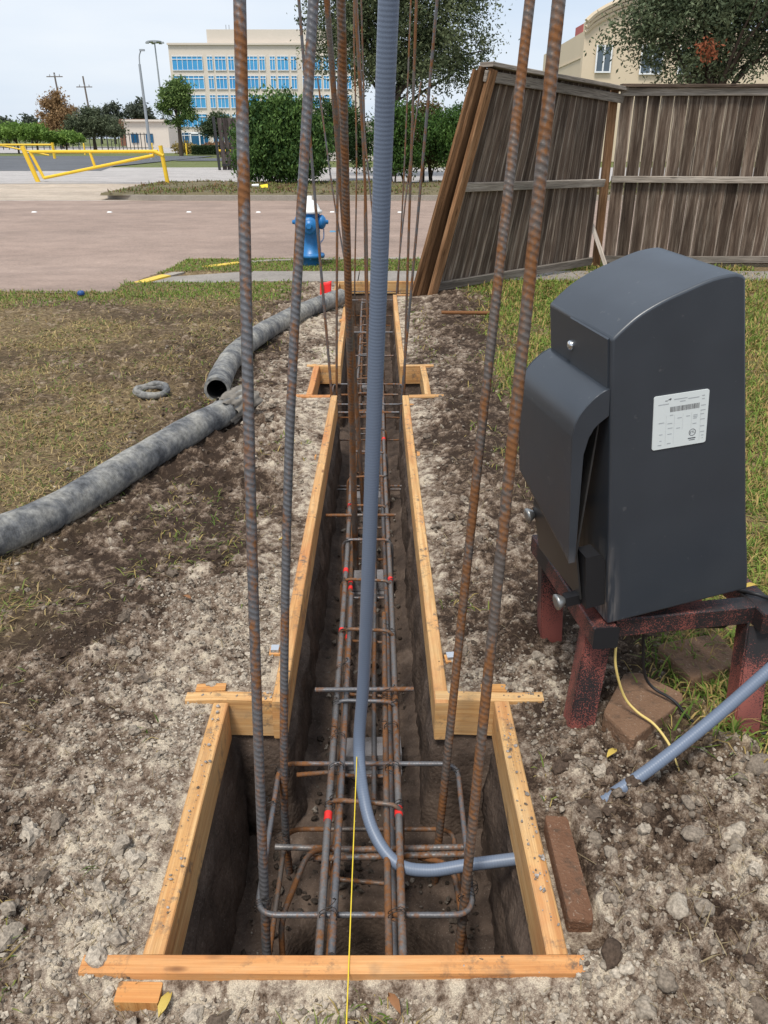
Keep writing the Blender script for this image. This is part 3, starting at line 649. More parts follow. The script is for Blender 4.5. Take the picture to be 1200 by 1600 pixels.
o = conduit([(.44, 1.46, -.12), (.53, 1.49, -.005), (.66, 1.525, .085), (.80, 1.565, .195), (.936, 1.60, .325), (1.06, 1.63, .45), (1.2, 1.68, .53), (1.38, 1.74, .45), (1.5, 1.8, .22), (1.55, 1.83, -.06)], .0155).build('conduit', CONDUIT, None, True, (.53, 1.49, 0))
tag(o, 'blue grey flexible conduit arching out of loose soil in front of the red stand', 'conduit')
o = G().tube(resample([(-.066, .55, -.02), (-.0685, .80, .028), (-.070, 1.064, .0102), (-.1, 9.40, .0135)], .2), .0014, 6).build('string_line', P('yellow_string', (.75, .55, .04), .7), None, True, (-.066, .55, -.02))
tag(o, 'yellow string line stretched over the front board along the trench', 'string')

# ================================================================== METAL STAND AND BLACK BOX
def m_stand():
    m = M('red_primer_with_black_overspray', .55, .4); p = m.pos(); n = m.noise(m.map(p, (1, 1, .45)), 9, 4, .5); n2 = m.noise(p, 300, 2, .6); sep = m.n('ShaderNodeSeparateXYZ'); m.put(sep.inputs[0], p)
    f = m.math('ADD', m.math('ADD', m.math('MULTIPLY', n, 1.2), m.math('MULTIPLY', n2, 1.3)), m.math('MULTIPLY', m.math('SUBTRACT', sep.outputs[2], .18), .9))
    f = m.math('MULTIPLY', f, .5); c = m.mix(m.ramp(f, (.60, 0.0), (.665, 1.0)), m.mix(n2, (.20, .055, .042), (.30, .095, .075)), (.018, .016, .017))
    return m.out(c, None, m.bump(n2, .15, .001))
STAND = m_stand()
st = thing('metal_stand', (.77, 1.95, 0), 'low red and black steel stand with splayed legs under the black box', 'stand')
def bar(p0, p1, w_, h_, nm='rail', mat=STAND, up=(0, 0, 1), par=None): return plank(G(), p0, p1, w_, h_, up=up, ch=.004).build(nm, mat, st if par is None else par)
bar((.572, 1.735, .330), (.500, 2.27, .330), .064, .060); bar((1.035, 1.80, .330), (.965, 2.36, .330), .064, .060)
bar((.604, 1.800, .331), (1.004, 1.868, .331), .055, .056); bar((.532, 2.235, .331), (.952, 2.300, .331), .055, .056)
def leg(p0, p1, dx, dy):      # angle iron: two plates meeting at a corner
    p0 = v3(p0); p1 = v3(p1); g = G(); t = .006; a = .066
    plank(g, p0, p1, t, a, up=(dx, 0, 0), ch=.001)
    off = v3((-dx * 0.0, 0, 0)); n = v3((dx * a / 2, 0, 0)); 
    plank(g, p0 + v3((-dx * a / 2, dy * (a / 2 + .004), 0)), p1 + v3((-dx * a / 2, dy * (a / 2 + .004), 0)), a, t, up=(dx, 0, 0), ch=.001)
    return g.build('leg', STAND, st)
leg((.545, 1.752, -.03), (.578, 1.80, .30), 1, 1); leg((.552, 2.195, -.03), (.530, 2.20, .30), 1, 1); leg((.990, 1.715, -.03), (1.022, 1.83, .30), 1, 1); leg((1.06, 2.32, -.03), (.99, 2.29, .30), -1, 1)
BLACKP = P('black_plastic', (.014, .014, .016), .5, .4)
G().box((.585, 1.7375, .330), (.068, .004, .064), .133).build('end_cap', BLACKP, st) if False else None
plank(G(), (.5725, 1.7335, .330), (.5728, 1.7305, .330), .067, .063, ch=.004).build('end_cap', BLACKP, st)
g = G().lathe([(.030, -.03), (.036, -.02), (.036, .03), (.03, .04)], (.93, 1.93, .272), 16, 'X'); g.build('roller', BLACKP, st, True)
# ---- box in its own frame: x along the labelled side, y away, z up
bxo = thing('gate_operator_box', (.575, 1.744, .364), 'tall black metal equipment housing with hood and white data label', 'equipment box')
RM = Matrix.Rotation(.227, 3, 'Z') @ Matrix.Rotation(.048, 3, 'X') @ Matrix.Rotation(-.138, 3, 'Y'); bxo.rotation_euler = RM.to_euler()
def m_black():
    m = M('black_powder_coat', .42, .9); p = m.obj(); n = m.noise(p, 5, 4); n2 = m.noise(p, 700, 2); n3 = m.noise(m.map(p, (40, 40, 3)), 1, 4, .7)
    c = m.mix(n, (.022, .029, .040), (.034, .042, .054)); sx = m.n('ShaderNodeSeparateXYZ'); m.put(sx.inputs[0], p)
    ed = m.math('MULTIPLY', m.ramp(sx.outputs[0], (.004, 1.0), (.035, 0.0)), m.ramp(sx.outputs[2], (.05, 1.0), (.26, 0.0)))
    c = m.mix(m.math('MULTIPLY', ed, m.ramp(n3, (.45, 0.0), (.6, .75))), c, (.30, .27, .25))
    c = m.mix(m.math('MULTIPLY', m.ramp(m.noise(p, 38, 3, .7), (.66, 0.0), (.72, .35)), 1.0), c, (.14, .14, .14))
    return m.out(c, m.ramp(n, (.3, .33), (.7, .45)), m.bump(n2, .06, .001))
BLACK = m_black()
def lbuild(g, nm, mat, smooth=False, par=None):
    o = bpy.data.objects.new(nm, g.mesh(nm, mat, (0, 0, 0), smooth)); COL.objects.link(o); o.parent = par if par is not None else bxo; return o
D = .329
prof = [(0, 0), (.400, 0), (.396, .06), (.371, .242), (.306, .835)]
topc = smoothcurve([(.306, .835, 0), (.285, .846, 0), (.230, .846, 0), (.163, .832, 0), (.110, .818, 0), (.062, .799, 0), (.025, .776, 0), (0, .757, 0)], .01)
prof = np.array(prof[:-1] + [(a, b) for a, b, _ in topc] + [(0, .60), (0, .3)])
def extr(prof, y0, y1):
    n = len(prof); V = np.concatenate([np.stack([prof[:, 0], np.full(n, y0), prof[:, 1]], 1), np.stack([prof[:, 0], np.full(n, y1), prof[:, 1]], 1)])
    F = [(k, (k + 1) % n, n + (k + 1) % n, n + k)[::-1] for k in range(n)] + [tuple(range(n)), tuple(range(2 * n - 1, n - 1, -1))]
    return V, F
import bmesh
def finish(o, bev=.004, seg=2, ang=30):
    md = o.modifiers.new('bevel', 'BEVEL'); md.width = bev; md.segments = seg; md.limit_method = 'ANGLE'; md.angle_limit = R_(ang); md.harden_normals = False
    for p_ in o.data.polygons: p_.use_smooth = True
    o.data.set_sharp_from_angle(angle=R_(50))
V, F = extr(prof, 0, D); g = G().add(V, F); finish(lbuild(g, 'housing', BLACK), .006, 3)
# front seam: a plate 3 mm proud of the nearer part of the front face
g = G(); V, F = extr(np.array([(-.0035, .641), (.0, .641), (.0, .757), (-.0035, .7545)]), .012, .201); g.add(V, F); lbuild(g, 'front_plate', BLACK)
# hood: bent sheet that hangs off the front, open below, with curled side edge
oc = smoothcurve([(0, .645, 0), (-.022, .637, 0), (-.048, .620, 0), (-.072, .595, 0), (-.086, .560, 0), (-.091, .50, 0), (-.102, .214, 0)], .008)[:, :2]
def shell(y, cut):
    q = oc.copy(); zc = .214 + cut; k = q[:, 1] < .45; q[k, 1] = .45 - (.45 - q[k, 1]) * (.45 - zc) / (.45 - .214); q[k, 0] = q[k, 0] + .011 * cut / .24 * ((.45 - q[k, 1]) / (.45 - zc)) ; return q
g = G(); n = len(oc); rows = []
ysn = [.006, .010, .11, .21, .319, .323]
for kk, y in enumerate(ysn):
    q = shell(y, .105 * (y / .323)); rows.append(np.stack([q[:, 0] , np.full(n, y), q[:, 1]], 1))
V = np.concatenate(rows); m_ = len(ysn); i, j = np.meshgrid(np.arange(m_ - 1), np.arange(n - 1), indexing='ij'); i = i.ravel(); j = j.ravel()
g.add(V, np.stack([i * n + j, i * n + j + 1, (i + 1) * n + j + 1, (i + 1) * n + j], 1))
ho = lbuild(g, 'hood', BLACK, True); so = ho.modifiers.new('s', 'SOLIDIFY'); so.thickness = .004; so.offset = 1
# side cheek of the hood: a curved band about 26 mm wide on the near and far edge
for y, cut in ((.004, 0), (.325, .105)):
    q = shell(y, cut); t = np.gradient(q, axis=0); t /= np.linalg.norm(t, axis=1)[:, None]; nn = np.stack([-t[:, 1], t[:, 0]], 1)
    wv = np.interp(q[:, 1], [.2, .3, .5, .58, .64], [.016, .020, .028, .05, .06]); qi = q + nn * wv[:, None]; qi[:, 0] = np.minimum(qi[:, 0], -.002); k = len(q)
    V = np.concatenate([np.stack([a[:, 0], np.full(k, y + s_), a[:, 1]], 1) for s_ in (0, .003) for a in (q, qi)])
    F = []
    for e in range(k - 1):
        F += [(e, e + 1, k + e + 1, k + e), (2 * k + e, 3 * k + e, 3 * k + e + 1, 2 * k + e + 1), (k + e, k + e + 1, 3 * k + e + 1, 3 * k + e), (e, 2 * k + e, 2 * k + e + 1, e + 1)]
    lbuild(G().add(V, F), 'hood_cheek', BLACK)
INNER = P('inner_black_metal', (.035, .034, .034), .38, .5)
V, F = extr(np.array([(-.004, .60), (-.008, .60), (-.072, .22), (-.060, .075), (-.056, .075), (-.067, .22)]), .03, .30); lbuild(G().add(V, F), 'inner_panel', INNER)
g = G(); V, F = extr(np.array([(-.055, .06), (-.004, .06), (-.004, .195), (-.018, .215), (-.055, .215)]), .008, .06); lbuild(g.add(V, F), 'pocket_bracket', BLACKP)
ZINC = P('zinc', (.35, .35, .34), .4, .5, .8)
for y, zz, xx in ((.05, .070, -.115), (.305, .185, -.088)):
    V, F = extr(np.array([(xx + .02, zz - .014), (-.03, zz - .014), (-.03, zz + .014), (xx + .02, zz + .014)]), y - .012, y + .012); po = lbuild(G().add(V, F), 'hinge_arm', BLACKP)
    hd = G().lathe([(.010, -.004), (.021, -.003), (.021, .003), (.010, .020)], (xx, y, zz), 16, 'X'); lbuild(hd, 'pin_head', ZINC, True, po)
lk = G().lathe([(.012, .0), (.012, -.004), (.0095, -.007), (.004, -.0085)], (-.0035, .195, .690), 20, 'X'); lbuild(lk, 'lock', M('chrome', .2, .5, 1).out((.8, .8, .8)), True)
# data label (flat sticker) on the labelled side
LABEL = P('label_white', (.70, .74, .73), .45, .4, 0, .02); INK = P('label_ink', (.09, .09, .10), .6); INKG = P('label_grey_ink', (.42, .44, .45), .6)
lc = np.array([(.103, .611), (.236, .603), (.242, .470), (.104, .482)])   # tl tr br bl
lx0, lz0, lw, lh = .103, .474, .136, .132
def lp(u, v): return (lx0 + u * lw + .004 * (1 - v) * 0, -.0022, lz0 + v * lh - .008 * u)
def strip(g, u0, u1, v0, v1, y=-.0026):
    q = [lp(u0, v0), lp(u1, v0), lp(u1, v1), lp(u0, v1)]; g.add([(a, y, c) for a, _, c in q], [(0, 1, 2, 3)])
g = G(); cs = []
for cx, cy, a0 in ((.96, .96, 0), (.04, .96, 90), (.04, .04, 180), (.96, .04, 270)):
    for k in range(5): a = R_(a0 + k * 22.5); cs.append((cx + .04 * math.cos(a), cy + .04 * math.sin(a)))
fr = [lp(u, v) for u, v in cs]; n = len(fr); g.add([(a, -.0022, c) for a, b, c in fr] + [(a, -.0002, c) for a, b, c in fr], [tuple(range(n))[::-1]] + [(k, (k + 1) % n, n + (k + 1) % n, n + k) for k in range(n)])
lab = lbuild(g, 'data_label', LABEL); tag(lab, 'white data sticker with barcode and certification mark')
g = G(); u = .30; rr = random.Random(5)
while u < .84:
    wv = rr.choice([.006, .009, .013]); strip(g, u, u + wv, .68, .775); u += wv + rr.choice([.006, .008, .011])
lbuild(g, 'barcode', INK, False, lab)
g = G()
for u in (.235, .385, .54, .70, .87):
    strip(g, u - .0015, u + .0015, .32 if u in (.54, .70) else .06, .62)
for v, a, b in [(.905, .36, .60), (.885, .62, .82), (.855, .47, .57), (.84, .08, .27), (.62, .30, .36), (.63, .86, .95), (.72, .86, .95), (.56, .86, .93), (.50, .10, .20), (.47, .26, .35), (.55, .44, .52), (.56, .6, .67), (.56, .73, .81), (.53, .73, .81), (.50, .73, .80), (.38, .27, .36), (.36, .43, .50), (.28, .12, .18), (.27, .27, .35), (.08, .10, .17), (.09, .27, .34), (.16, .13, .17), (.40, .73, .80), (.33, .87, .95), (.22, .88, .96), (.15, .90, .95), (.10, .92, .94), (.46, .87, .95), (.90, .87, .92), (.84, .87, .92)]:
    strip(g, a, b, v - .007, v + .007)
lbuild(g, 'fine_print', INKG, False, lab)
g = G()   # swoosh of the maker's mark
t = np.linspace(.1, 1, 10); pts = [(lp(.24 + .07 * math.sin(a * 2.4), .90 + .03 * math.sin(a * 3.1)), .0012) for a in t]
for (a, w0), (b, w1) in zip(pts[:-1], pts[1:]): g.add([(a[0], -.0026, a[2] - w0), (b[0], -.0026, b[2] - w1), (b[0], -.0026, b[2] + w1), (a[0], -.0026, a[2] + w0)], [(0, 1, 2, 3)])
strip(g, .20, .245, .893, .905); lbuild(g, 'maker_mark', INK, False, lab)
g = G(); cx, cy = .735, .235; t = np.linspace(0, 2 * math.pi, 25)
for k in range(24):
    q = [lp(cx + r_ * math.cos(a), cy + r_ * math.sin(a)) for r_, a in ((.066, t[k]), (.066, t[k + 1]), (.056, t[k + 1]), (.056, t[k]))]; g.add([(a, -.0026, c) for a, _, c in q], [(0, 1, 2, 3)])
strip(g, .66, .80, .115, .135); strip(g, .68, .79, .085, .097); mark = lbuild(g, 'certification_mark', INK, False, lab)
def text(s_, size, mat, par, M4, nm='lettering'):
    cu = bpy.data.curves.new('t', 'FONT'); cu.body = s_; cu.size = size; cu.align_x = 'CENTER'; cu.align_y = 'CENTER'; cu.extrude = 0
    to = bpy.data.objects.new('t', cu); COL.objects.link(to); dg = bpy.context.evaluated_depsgraph_get(); me = bpy.data.meshes.new_from_object(to.evaluated_get(dg))
    bpy.data.objects.remove(to); me.materials.clear(); me.materials.append(mat); o = bpy.data.objects.new(nm, me); COL.objects.link(o); o.parent = par; o.matrix_local = M4; return o
p_ = lp(cx, cy); text('ETL', .0085, INK, mark, Matrix.Translation((p_[0], -.0027, p_[2])) @ Matrix.Rotation(R_(90), 4, 'X'))
# wires from the box
o = G().tube(smoothcurve([(.615, 1.775, .30), (.62, 1.765, .22), (.655, 1.765, .12), (.69, 1.745, .082), (.725, 1.70, .075), (.755, 1.655, .045), (.765, 1.615, .015), (.768, 1.59, .0)], .01), .0036, 8).build('yellow_cable', P('yellow_cable_jacket', (.66, .50, .17), .5), None, True, (.768, 1.59, 0)); tag(o, 'thin yellow cable hanging from the stand over the paver', 'cable')
o = G().tube(smoothcurve([(.70, 1.82, .315), (.71, 1.83, .24), (.735, 1.85, .13), (.765, 1.845, .085), (.81, 1.80, .075), (.86, 1.765, .03), (.95, 1.75, .012), (1.10, 1.72, .03), (1.25, 1.78, .02)], .01), .0042, 8).build('black_cable', BLACKP, None, True, (.95, 1.75, .01)); tag(o, 'black cable drooping from the stand onto the grass', 'cable')
o = G().tube(smoothcurve([(.99, 1.93, .355), (1.00, 1.89, .372), (1.03, 1.87, .372), (1.08, 1.87, .34), (1.10, 1.84, .2), (1.09, 1.76, .06), (1.12, 1.70, .015), (1.2, 1.66, .01)], .01), .006, 8).build('black_cable', BLACKP, None, True, (1.0, 1.89, .36)); tag(o, 'black cable looped over the end of the red stand rail', 'cable')
def hz(x, y): return float(height(np.array([float(x)]), np.array([float(y)]))[0])

# ================================================================== PAVERS, BRICK, HOSES, LOOSE THINGS
def m_clay(name, a, b):
    m = M(name, .92, .15); p = m.pos(); n = m.noise(p, 14, 5, .65); n2 = m.noise(p, 130, 3, .6); s_ = m.vor(p, 75)
    c = m.mix(n, a, b); c = m.mix(m.ramp(n2, (.60, 0.0), (.72, .55)), c, (.42, .34, .26)); c = m.mix(m.ramp(m.noise(p, 24, 5, .7), (.54, 0.0), (.66, .7)), c, (.075, .055, .040))
    return m.out(c, None, m.bump(m.math('ADD', n2, n), .9, .006))
BRICK = m_clay('clay_brick', (.12, .058, .034), (.205, .11, .066)); PAVER = m_clay('paver_stone', (.15, .085, .052), (.245, .15, .095))
def slab_prism(name, pts, z0, z1, mat, label, cat, tilt=(0, 0), group=None):
    c = np.mean(v3(pts), 0); o = thing(name, (c[0], c[1], z0), label, cat, group)
    q = []
    for k in range(len(pts)):      # rounded, slightly chipped corners
        a, b, d = v3(pts[k - 1]), v3(pts[k]), v3(pts[(k + 1) % len(pts)])
        for t in (0, .33, .66, 1):
            p1 = b + (a - b) * .10 * (1 - t); p2 = b + (d - b) * .10 * t; q.append(p1 * (1 - t) + p2 * t + rng.normal(0, .0012, 2))
    q = np.array(q); n = len(q); rings = []
    for s_, z in ((1, z0), (1.0, z1 - .008), (.985, z1 - .002), (.965, z1)):
        e = c + (q - c) * s_; rings.append(np.stack([e[:, 0], e[:, 1], z + tilt[0] * (e[:, 0] - c[0]) + tilt[1] * (e[:, 1] - c[1])], 1))
    V = np.concatenate(rings); F = [(r * n + k, r * n + (k + 1) % n, (r + 1) * n + (k + 1) % n, (r + 1) * n + k) for r in range(3) for k in range(n)] + [tuple(range(3 * n, 4 * n)), tuple(range(n))[::-1]]
    G().add(V, F).build('block', mat, o); return o
slab_prism('paver', [(.607, 1.775), (.655, 1.655), (.845, 1.815), (.855, 1.855), (.765, 1.965), (.715, 1.96)], -.02, .058, PAVER, 'reddish brown stone paver lying beneath the red stand under yellow cable', 'paver', (.04, -.05))
slab_prism('paver', [(.865, 2.12), (.905, 1.925), (1.10, 2.02), (1.085, 2.19)], -.02, .048, PAVER, 'brown paver with soil crumbs lying behind the stand rail', 'paver', (.0, -.05))
slab_prism('brick', [(.389, 1.45), (.389, 1.165), (.447, 1.165), (.447, 1.45)], -.16, .006, BRICK, 'dirty red brick sunk in soil beside the pit board', 'brick', (-.1, .02))
def m_hose():
    m = M('hose_rubber', .75, .25); p = m.pos(); u = m.uv(); n = m.noise(p, 6, 5, .65); n2 = m.noise(p, 40, 5, .65); n3 = m.noise(p, 150, 3)
    c = m.ramp(n, (.30, (.055, .057, .062)), (.43, (.13, .132, .135)), (.55, (.25, .243, .225)), (.75, (.36, .34, .295)))
    c = m.mix(1.0, c, m.ramp(n2, (.32, .55), (.68, 1.3)), 'MULTIPLY'); c = m.mix(m.ramp(n3, (.66, 0.0), (.75, .6)), c, (.42, .40, .35))
    return m.out(c, None, m.bump(m.math('ADD', n2, m.math('MULTIPLY', m.wave(m.map(u, (1, 0, 0)), 30, 2), .3)), .35, .006))
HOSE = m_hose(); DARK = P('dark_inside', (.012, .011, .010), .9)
def hose(label, path, r, cuff=None, flip=False):
    Pp = resample(smoothcurve(path, .04), .03); o = thing('concrete_hose', tuple(path[-1 if not flip else 0]), label, 'hose', 'heavy hoses on the ground')
    n = len(Pp); st_ = np.arange(n) * .03; rr = r * (1 + .02 * np.sin(st_ * 9) + .012 * np.sin(st_ * 31))
    T = np.gradient(Pp, axis=0); T /= np.linalg.norm(T, axis=1)[:, None]
    # outer skin rolls over the rim and goes back inside, so that the end is a real opening
    for end in (0, -1):
        pass
    outer = G().tube(Pp, rr, 28, False); outer.build('skin', HOSE, o, True)
    for e, s_ in ((0, 1), (-1, -1)):
        p = Pp[e]; t = T[e] * s_
        q = np.array([p - t * .004, p - t * .006, p - t * .004, p + t * .02, p + t * .30]); ra = np.array([rr[e] * 1.0, rr[e] * .93, rr[e] * .83, rr[e] * .80, rr[e] * .80])
        g = G(); g.tube(np.array([p - t * .012, p + t * .02, p + t * .06]), np.array([rr[e] * 1.02, rr[e] * 1.03, rr[e] * 1.012]), 28, False); 
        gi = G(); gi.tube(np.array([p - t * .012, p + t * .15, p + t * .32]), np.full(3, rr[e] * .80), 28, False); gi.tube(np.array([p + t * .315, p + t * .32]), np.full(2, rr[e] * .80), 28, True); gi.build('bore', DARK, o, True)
        a = np.cross(t, [0, 0, 1.]); a /= np.linalg.norm(a); b = np.cross(a, t); th = np.arange(28) * 2 * math.pi / 28
        o1 = p - t * .012 + rr[e] * 1.02 * (np.cos(th)[:, None] * a + np.sin(th)[:, None] * b); i1 = p - t * .012 + rr[e] * .80 * (np.cos(th)[:, None] * a + np.sin(th)[:, None] * b)
        g.add(np.concatenate([o1, i1]), [(k, (k + 1) % 28, 28 + (k + 1) % 28, 28 + k) for k in range(28)]); g.build('rim', HOSE, o, True)
    return o, Pp, T
h1, Pp, T = hose('dark grey heavy rubber hose with frayed cuff leading away past the lawn', [(-2.6, 1.55, .07), (-2.0, 2.25, .07), (-1.53, 2.83, .07), (-1.36, 3.13, .07), (-1.215, 3.60, .07), (-1.04, 4.10, .072), (-.90, 4.42, .075), (-.83, 4.60, .078)], .077)
# frayed canvas cuff, folds standing off the end of this hose
g = G(); k0 = len(Pp) - 9; seg = Pp[k0:]; t_ = T[k0:]
th = np.linspace(0, 2 * math.pi, 60, endpoint=False); rows = []
ss = np.linspace(0, 1, 16)
for s_ in ss:
    c = seg[0] + (seg[-1] - seg[0]) * (s_ * 1.05); t = t_[4]; a = np.cross(t, [0, 0, 1.]); a /= np.linalg.norm(a); b = np.cross(a, t)
    fold = .006 * np.sin(th * 7 + s_ * 9) + .005 * np.sin(th * 13 - s_ * 5) + .012 * s_ * np.sin(th * 3 + 1)
    r = .082 + .006 * s_ + fold; edge = (.03 * np.sin(th * 4) + .02 * np.sin(th * 9 + 1)) * ((s_ < .05) | (s_ > .95))
    rows.append(c + r[:, None] * (np.cos(th)[:, None] * a + np.sin(th)[:, None] * b) + edge[:, None] * t)
V = np.concatenate(rows); m_ = 60; i, j = np.meshgrid(np.arange(15), np.arange(m_), indexing='ij'); i = i.ravel(); j = j.ravel(); j2 = (j + 1) % m_
V[:, 2] = np.maximum(V[:, 2], .004)
g.add(V, np.stack([i * m_ + j, i * m_ + j2, (i + 1) * m_ + j2, (i + 1) * m_ + j], 1)); g.build('frayed_cuff', P('canvas_cuff', (.20, .18, .155), .95, .1, 0, .45, 30, .6, 60), h1, True)
hose('pale grey curved rubber hose ending open beside the trench', [(-1.045, 4.86, .075), (-1.07, 5.15, .075), (-1.085, 5.60, .075), (-1.04, 6.10, .075), (-.945, 6.62, .075), (-.76, 7.25, .076), (-.58, 7.70, .078), (-.43, 8.02, .08)], .078, None, True)
g = G(); t = np.linspace(0, 2 * math.pi, 40, endpoint=False); rg = thing('rubber_ring', (-1.50, 5.0, 0), 'mud caked rubber sealing ring lying on the left lawn', 'ring')
c = np.stack([-1.50 + .098 * np.cos(t), 5.0 + .085 * np.sin(t), .032 + .008 * np.sin(t * 2) + .012 * np.sin(t)], 1)
g.tube(c, .017 + .003 * np.sin(t * 5), 12, False, True); g.build('ring', HOSE, rg, True); g = G().tube(c * [1, 1, .5] + [0, 0, .004], .022 + .003 * np.sin(t * 3), 10, False, True); g.build('lip', HOSE, rg, True)
z = hz(.74, 7.3); rb = thing('rusty_bar', (.74, 7.31, z), 'short rusty steel bar lying on bare soil near the fence', 'bar'); rebar('shaft', [(.52, 7.33, z + .02), (.74, 7.31, z + .022), (.97, 7.31, z + .02)], .017, m_rebar('red_rust', .3), rb, .02, 10, False)
# red flag on a wire
fl = thing('marker_flag', (-.60, 8.33, 0), 'small red marking flag on a wire beside the hydrant', 'flag'); zf = hz(-.60, 8.33)
G().tube([(-.60, 8.33, zf - .05), (-.605, 8.335, .14)], .0015, 6).build('wire', WIRE, fl)
xs = np.linspace(0, .115, 8); zs_ = np.linspace(0, .15, 6); x, z = np.meshgrid(xs, zs_); nx = 8; i, j = np.meshgrid(np.arange(5), np.arange(7), indexing='ij'); i = i.ravel(); j = j.ravel()
V = np.stack([(-.655 + x + .008 * z / .15).ravel(), (8.335 + .008 * np.sin(x * 50 + z * 9)).ravel(), (.012 + z + .02 * x / .1).ravel()], 1)
g = G().add(V, np.stack([i * nx + j, i * nx + j + 1, (i + 1) * nx + j + 1, (i + 1) * nx + j], 1)); fo = g.build('flag_sheet', P('red_plastic', (.85, .03, .03), .5), fl, True); fo.modifiers.new('s', 'SOLIDIFY').thickness = .001
# hydrant
HB = P('hydrant_blue', (.018, .165, .42), .38, .5, 0, .25, 18, .1, 60, ((.03, .06, .12), 12, .62, .5)); HW = P('hydrant_white', (.78, .78, .77), .4, .4)
hx, hy = -.935, 10.75; hy_ = thing('fire_hydrant', (hx, hy, 0), 'blue fire hydrant with white bonnet on the grass verge', 'hydrant')
G().lathe([(.110, -.05), (.110, .10), (.165, .105), (.172, .115), (.172, .135), (.165, .145), (.128, .16), (.120, .30), (.117, .40), (.122, .41), (.122, .425), (.116, .435), (.114, .60), (.125, .625), (.125, .64)], (hx, hy, 0), 28).build('barrel', HB, hy_, True)
G().lathe([(.145, .636), (.155, .645), (.155, .668), (.130, .68), (.115, .72), (.085, .765), (.045, .79), (.035, .795), (.035, .835), (.02, .84)], (hx, hy, 0), 28).build('bonnet', HW, hy_, True)
for s_ in (-1, 1):
    oc_ = G().lathe([(.07, .09), (.07, .115), (.085, .12), (.09, .15), (.078, .17), (.055, .19), (.026, .20), (.026, .225), (.015, .23)] if s_ > 0 else [(.015, -.23), (.026, -.225), (.026, -.20), (.055, -.19), (.078, -.17), (.09, -.15), (.085, -.12), (.07, -.115), (.07, -.09)], (hx, hy, .53), 20, 'X').build('outlet_cap', HB, hy_, True)
    pth = [(hx + s_ * .17, hy - .03, .45), (hx + s_ * .175, hy - .03, .30), (hx + s_ * .16, hy - .03, .20)] if s_ < 0 else [(hx + .17, hy - .03, .45), (hx + .165, hy - .04, .34), (hx + .12, hy - .06, .28)]
    cp = resample(smoothcurve(pth, .02), .011); gch = G()
    for k, p in enumerate(cp):
        t = np.linspace(0, 2 * math.pi, 8, endpoint=False); a = np.stack([.006 * np.cos(t) * (k % 2), .006 * np.cos(t) * (1 - k % 2), .010 * np.sin(t)], 1) + p; gch.tube(a, .0025, 4, False, True)
    gch.build('chain', HB, hy_)
G().lathe([(.085, -.11), (.085, -.15), (.105, -.155), (.105, -.19), (.075, -.21), (.03, -.215), (.03, -.24)][::-1], (hx, hy, .50), 20, 'Y').build('pumper_cap', HB, hy_, True)
for k in range(8):
    a = k * math.pi / 4; G().lathe([(.014, .092), (.014, .15), (.009, .158)], (hx + .148 * math.cos(a), hy + .148 * math.sin(a), 0), 6).build('bolt', HB, hy_)
# road studs
STUD = P('white_stud', (.80, .80, .78), .4)
for k, x in enumerate([-10.3, -8.42, -6.60, -4.70, -3.02, -1.25, .38, 2.2]):
    g = G().add([[-.055, -.05, 0], [.055, -.05, 0], [.055, .05, 0], [-.055, .05, 0], [-.04, -.025, .02], [.04, -.025, .02], [.04, .025, .02], [-.04, .025, .02]], [(0, 1, 5, 4), (1, 2, 6, 5), (2, 3, 7, 6), (3, 0, 4, 7), (4, 5, 6, 7)])
    o = g.build('road_stud', STUD); o.location = (x, 20.5 + .05 * math.sin(k * 3), -.129); tag(o, 'small white raised road stud in the row along the street', 'road stud', 'white studs in a row on the street')
g = G().add([[-.06, -.06, 0], [.06, -.06, 0], [.06, .06, 0], [-.06, .06, 0], [-.045, -.03, .02], [.045, -.03, .02], [.045, .03, .02], [-.045, .03, .02]], [(0, 1, 5, 4), (1, 2, 6, 5), (2, 3, 7, 6), (3, 0, 4, 7), (4, 5, 6, 7)])
o = g.build('road_stud', P('blue_stud', (.10, .25, .40), .3)); o.location = (-.98, 16.1, -.129); tag(o, 'blue raised road stud beside the hydrant', 'road stud')
g = G().lathe([(.05, .0), (.055, .02), (.05, .045), (.03, .06), (.01, .062)], (0, 0, 0), 14); o = g.build('bottle_cap', P('blue_plastic', (.02, .07, .22), .4), None, True); o.location = (-3.17, 8.55, .01); o.scale = (.7, .7, .7); tag(o, 'dark blue plastic lid lying in the grass strip', 'lid')
lt = thing('litter', (-4.0, 27.5, .08), 'white paper cup with yellow wrapper on the far verge', 'litter')
G().lathe([(.035, -.11), (.05, .11)], (-4.1, 27.5, .12), 14, 'X').build('cup', STUD, lt); G().add([[-3.95, 27.4, .06], [-3.7, 27.45, .05], [-3.72, 27.6, .16], [-3.95, 27.55, .13]], [(0, 1, 2, 3)]).build('wrapper', P('yellow_wrap', (.8, .62, .03), .5), lt).modifiers.new('s', 'SOLIDIFY').thickness = .004

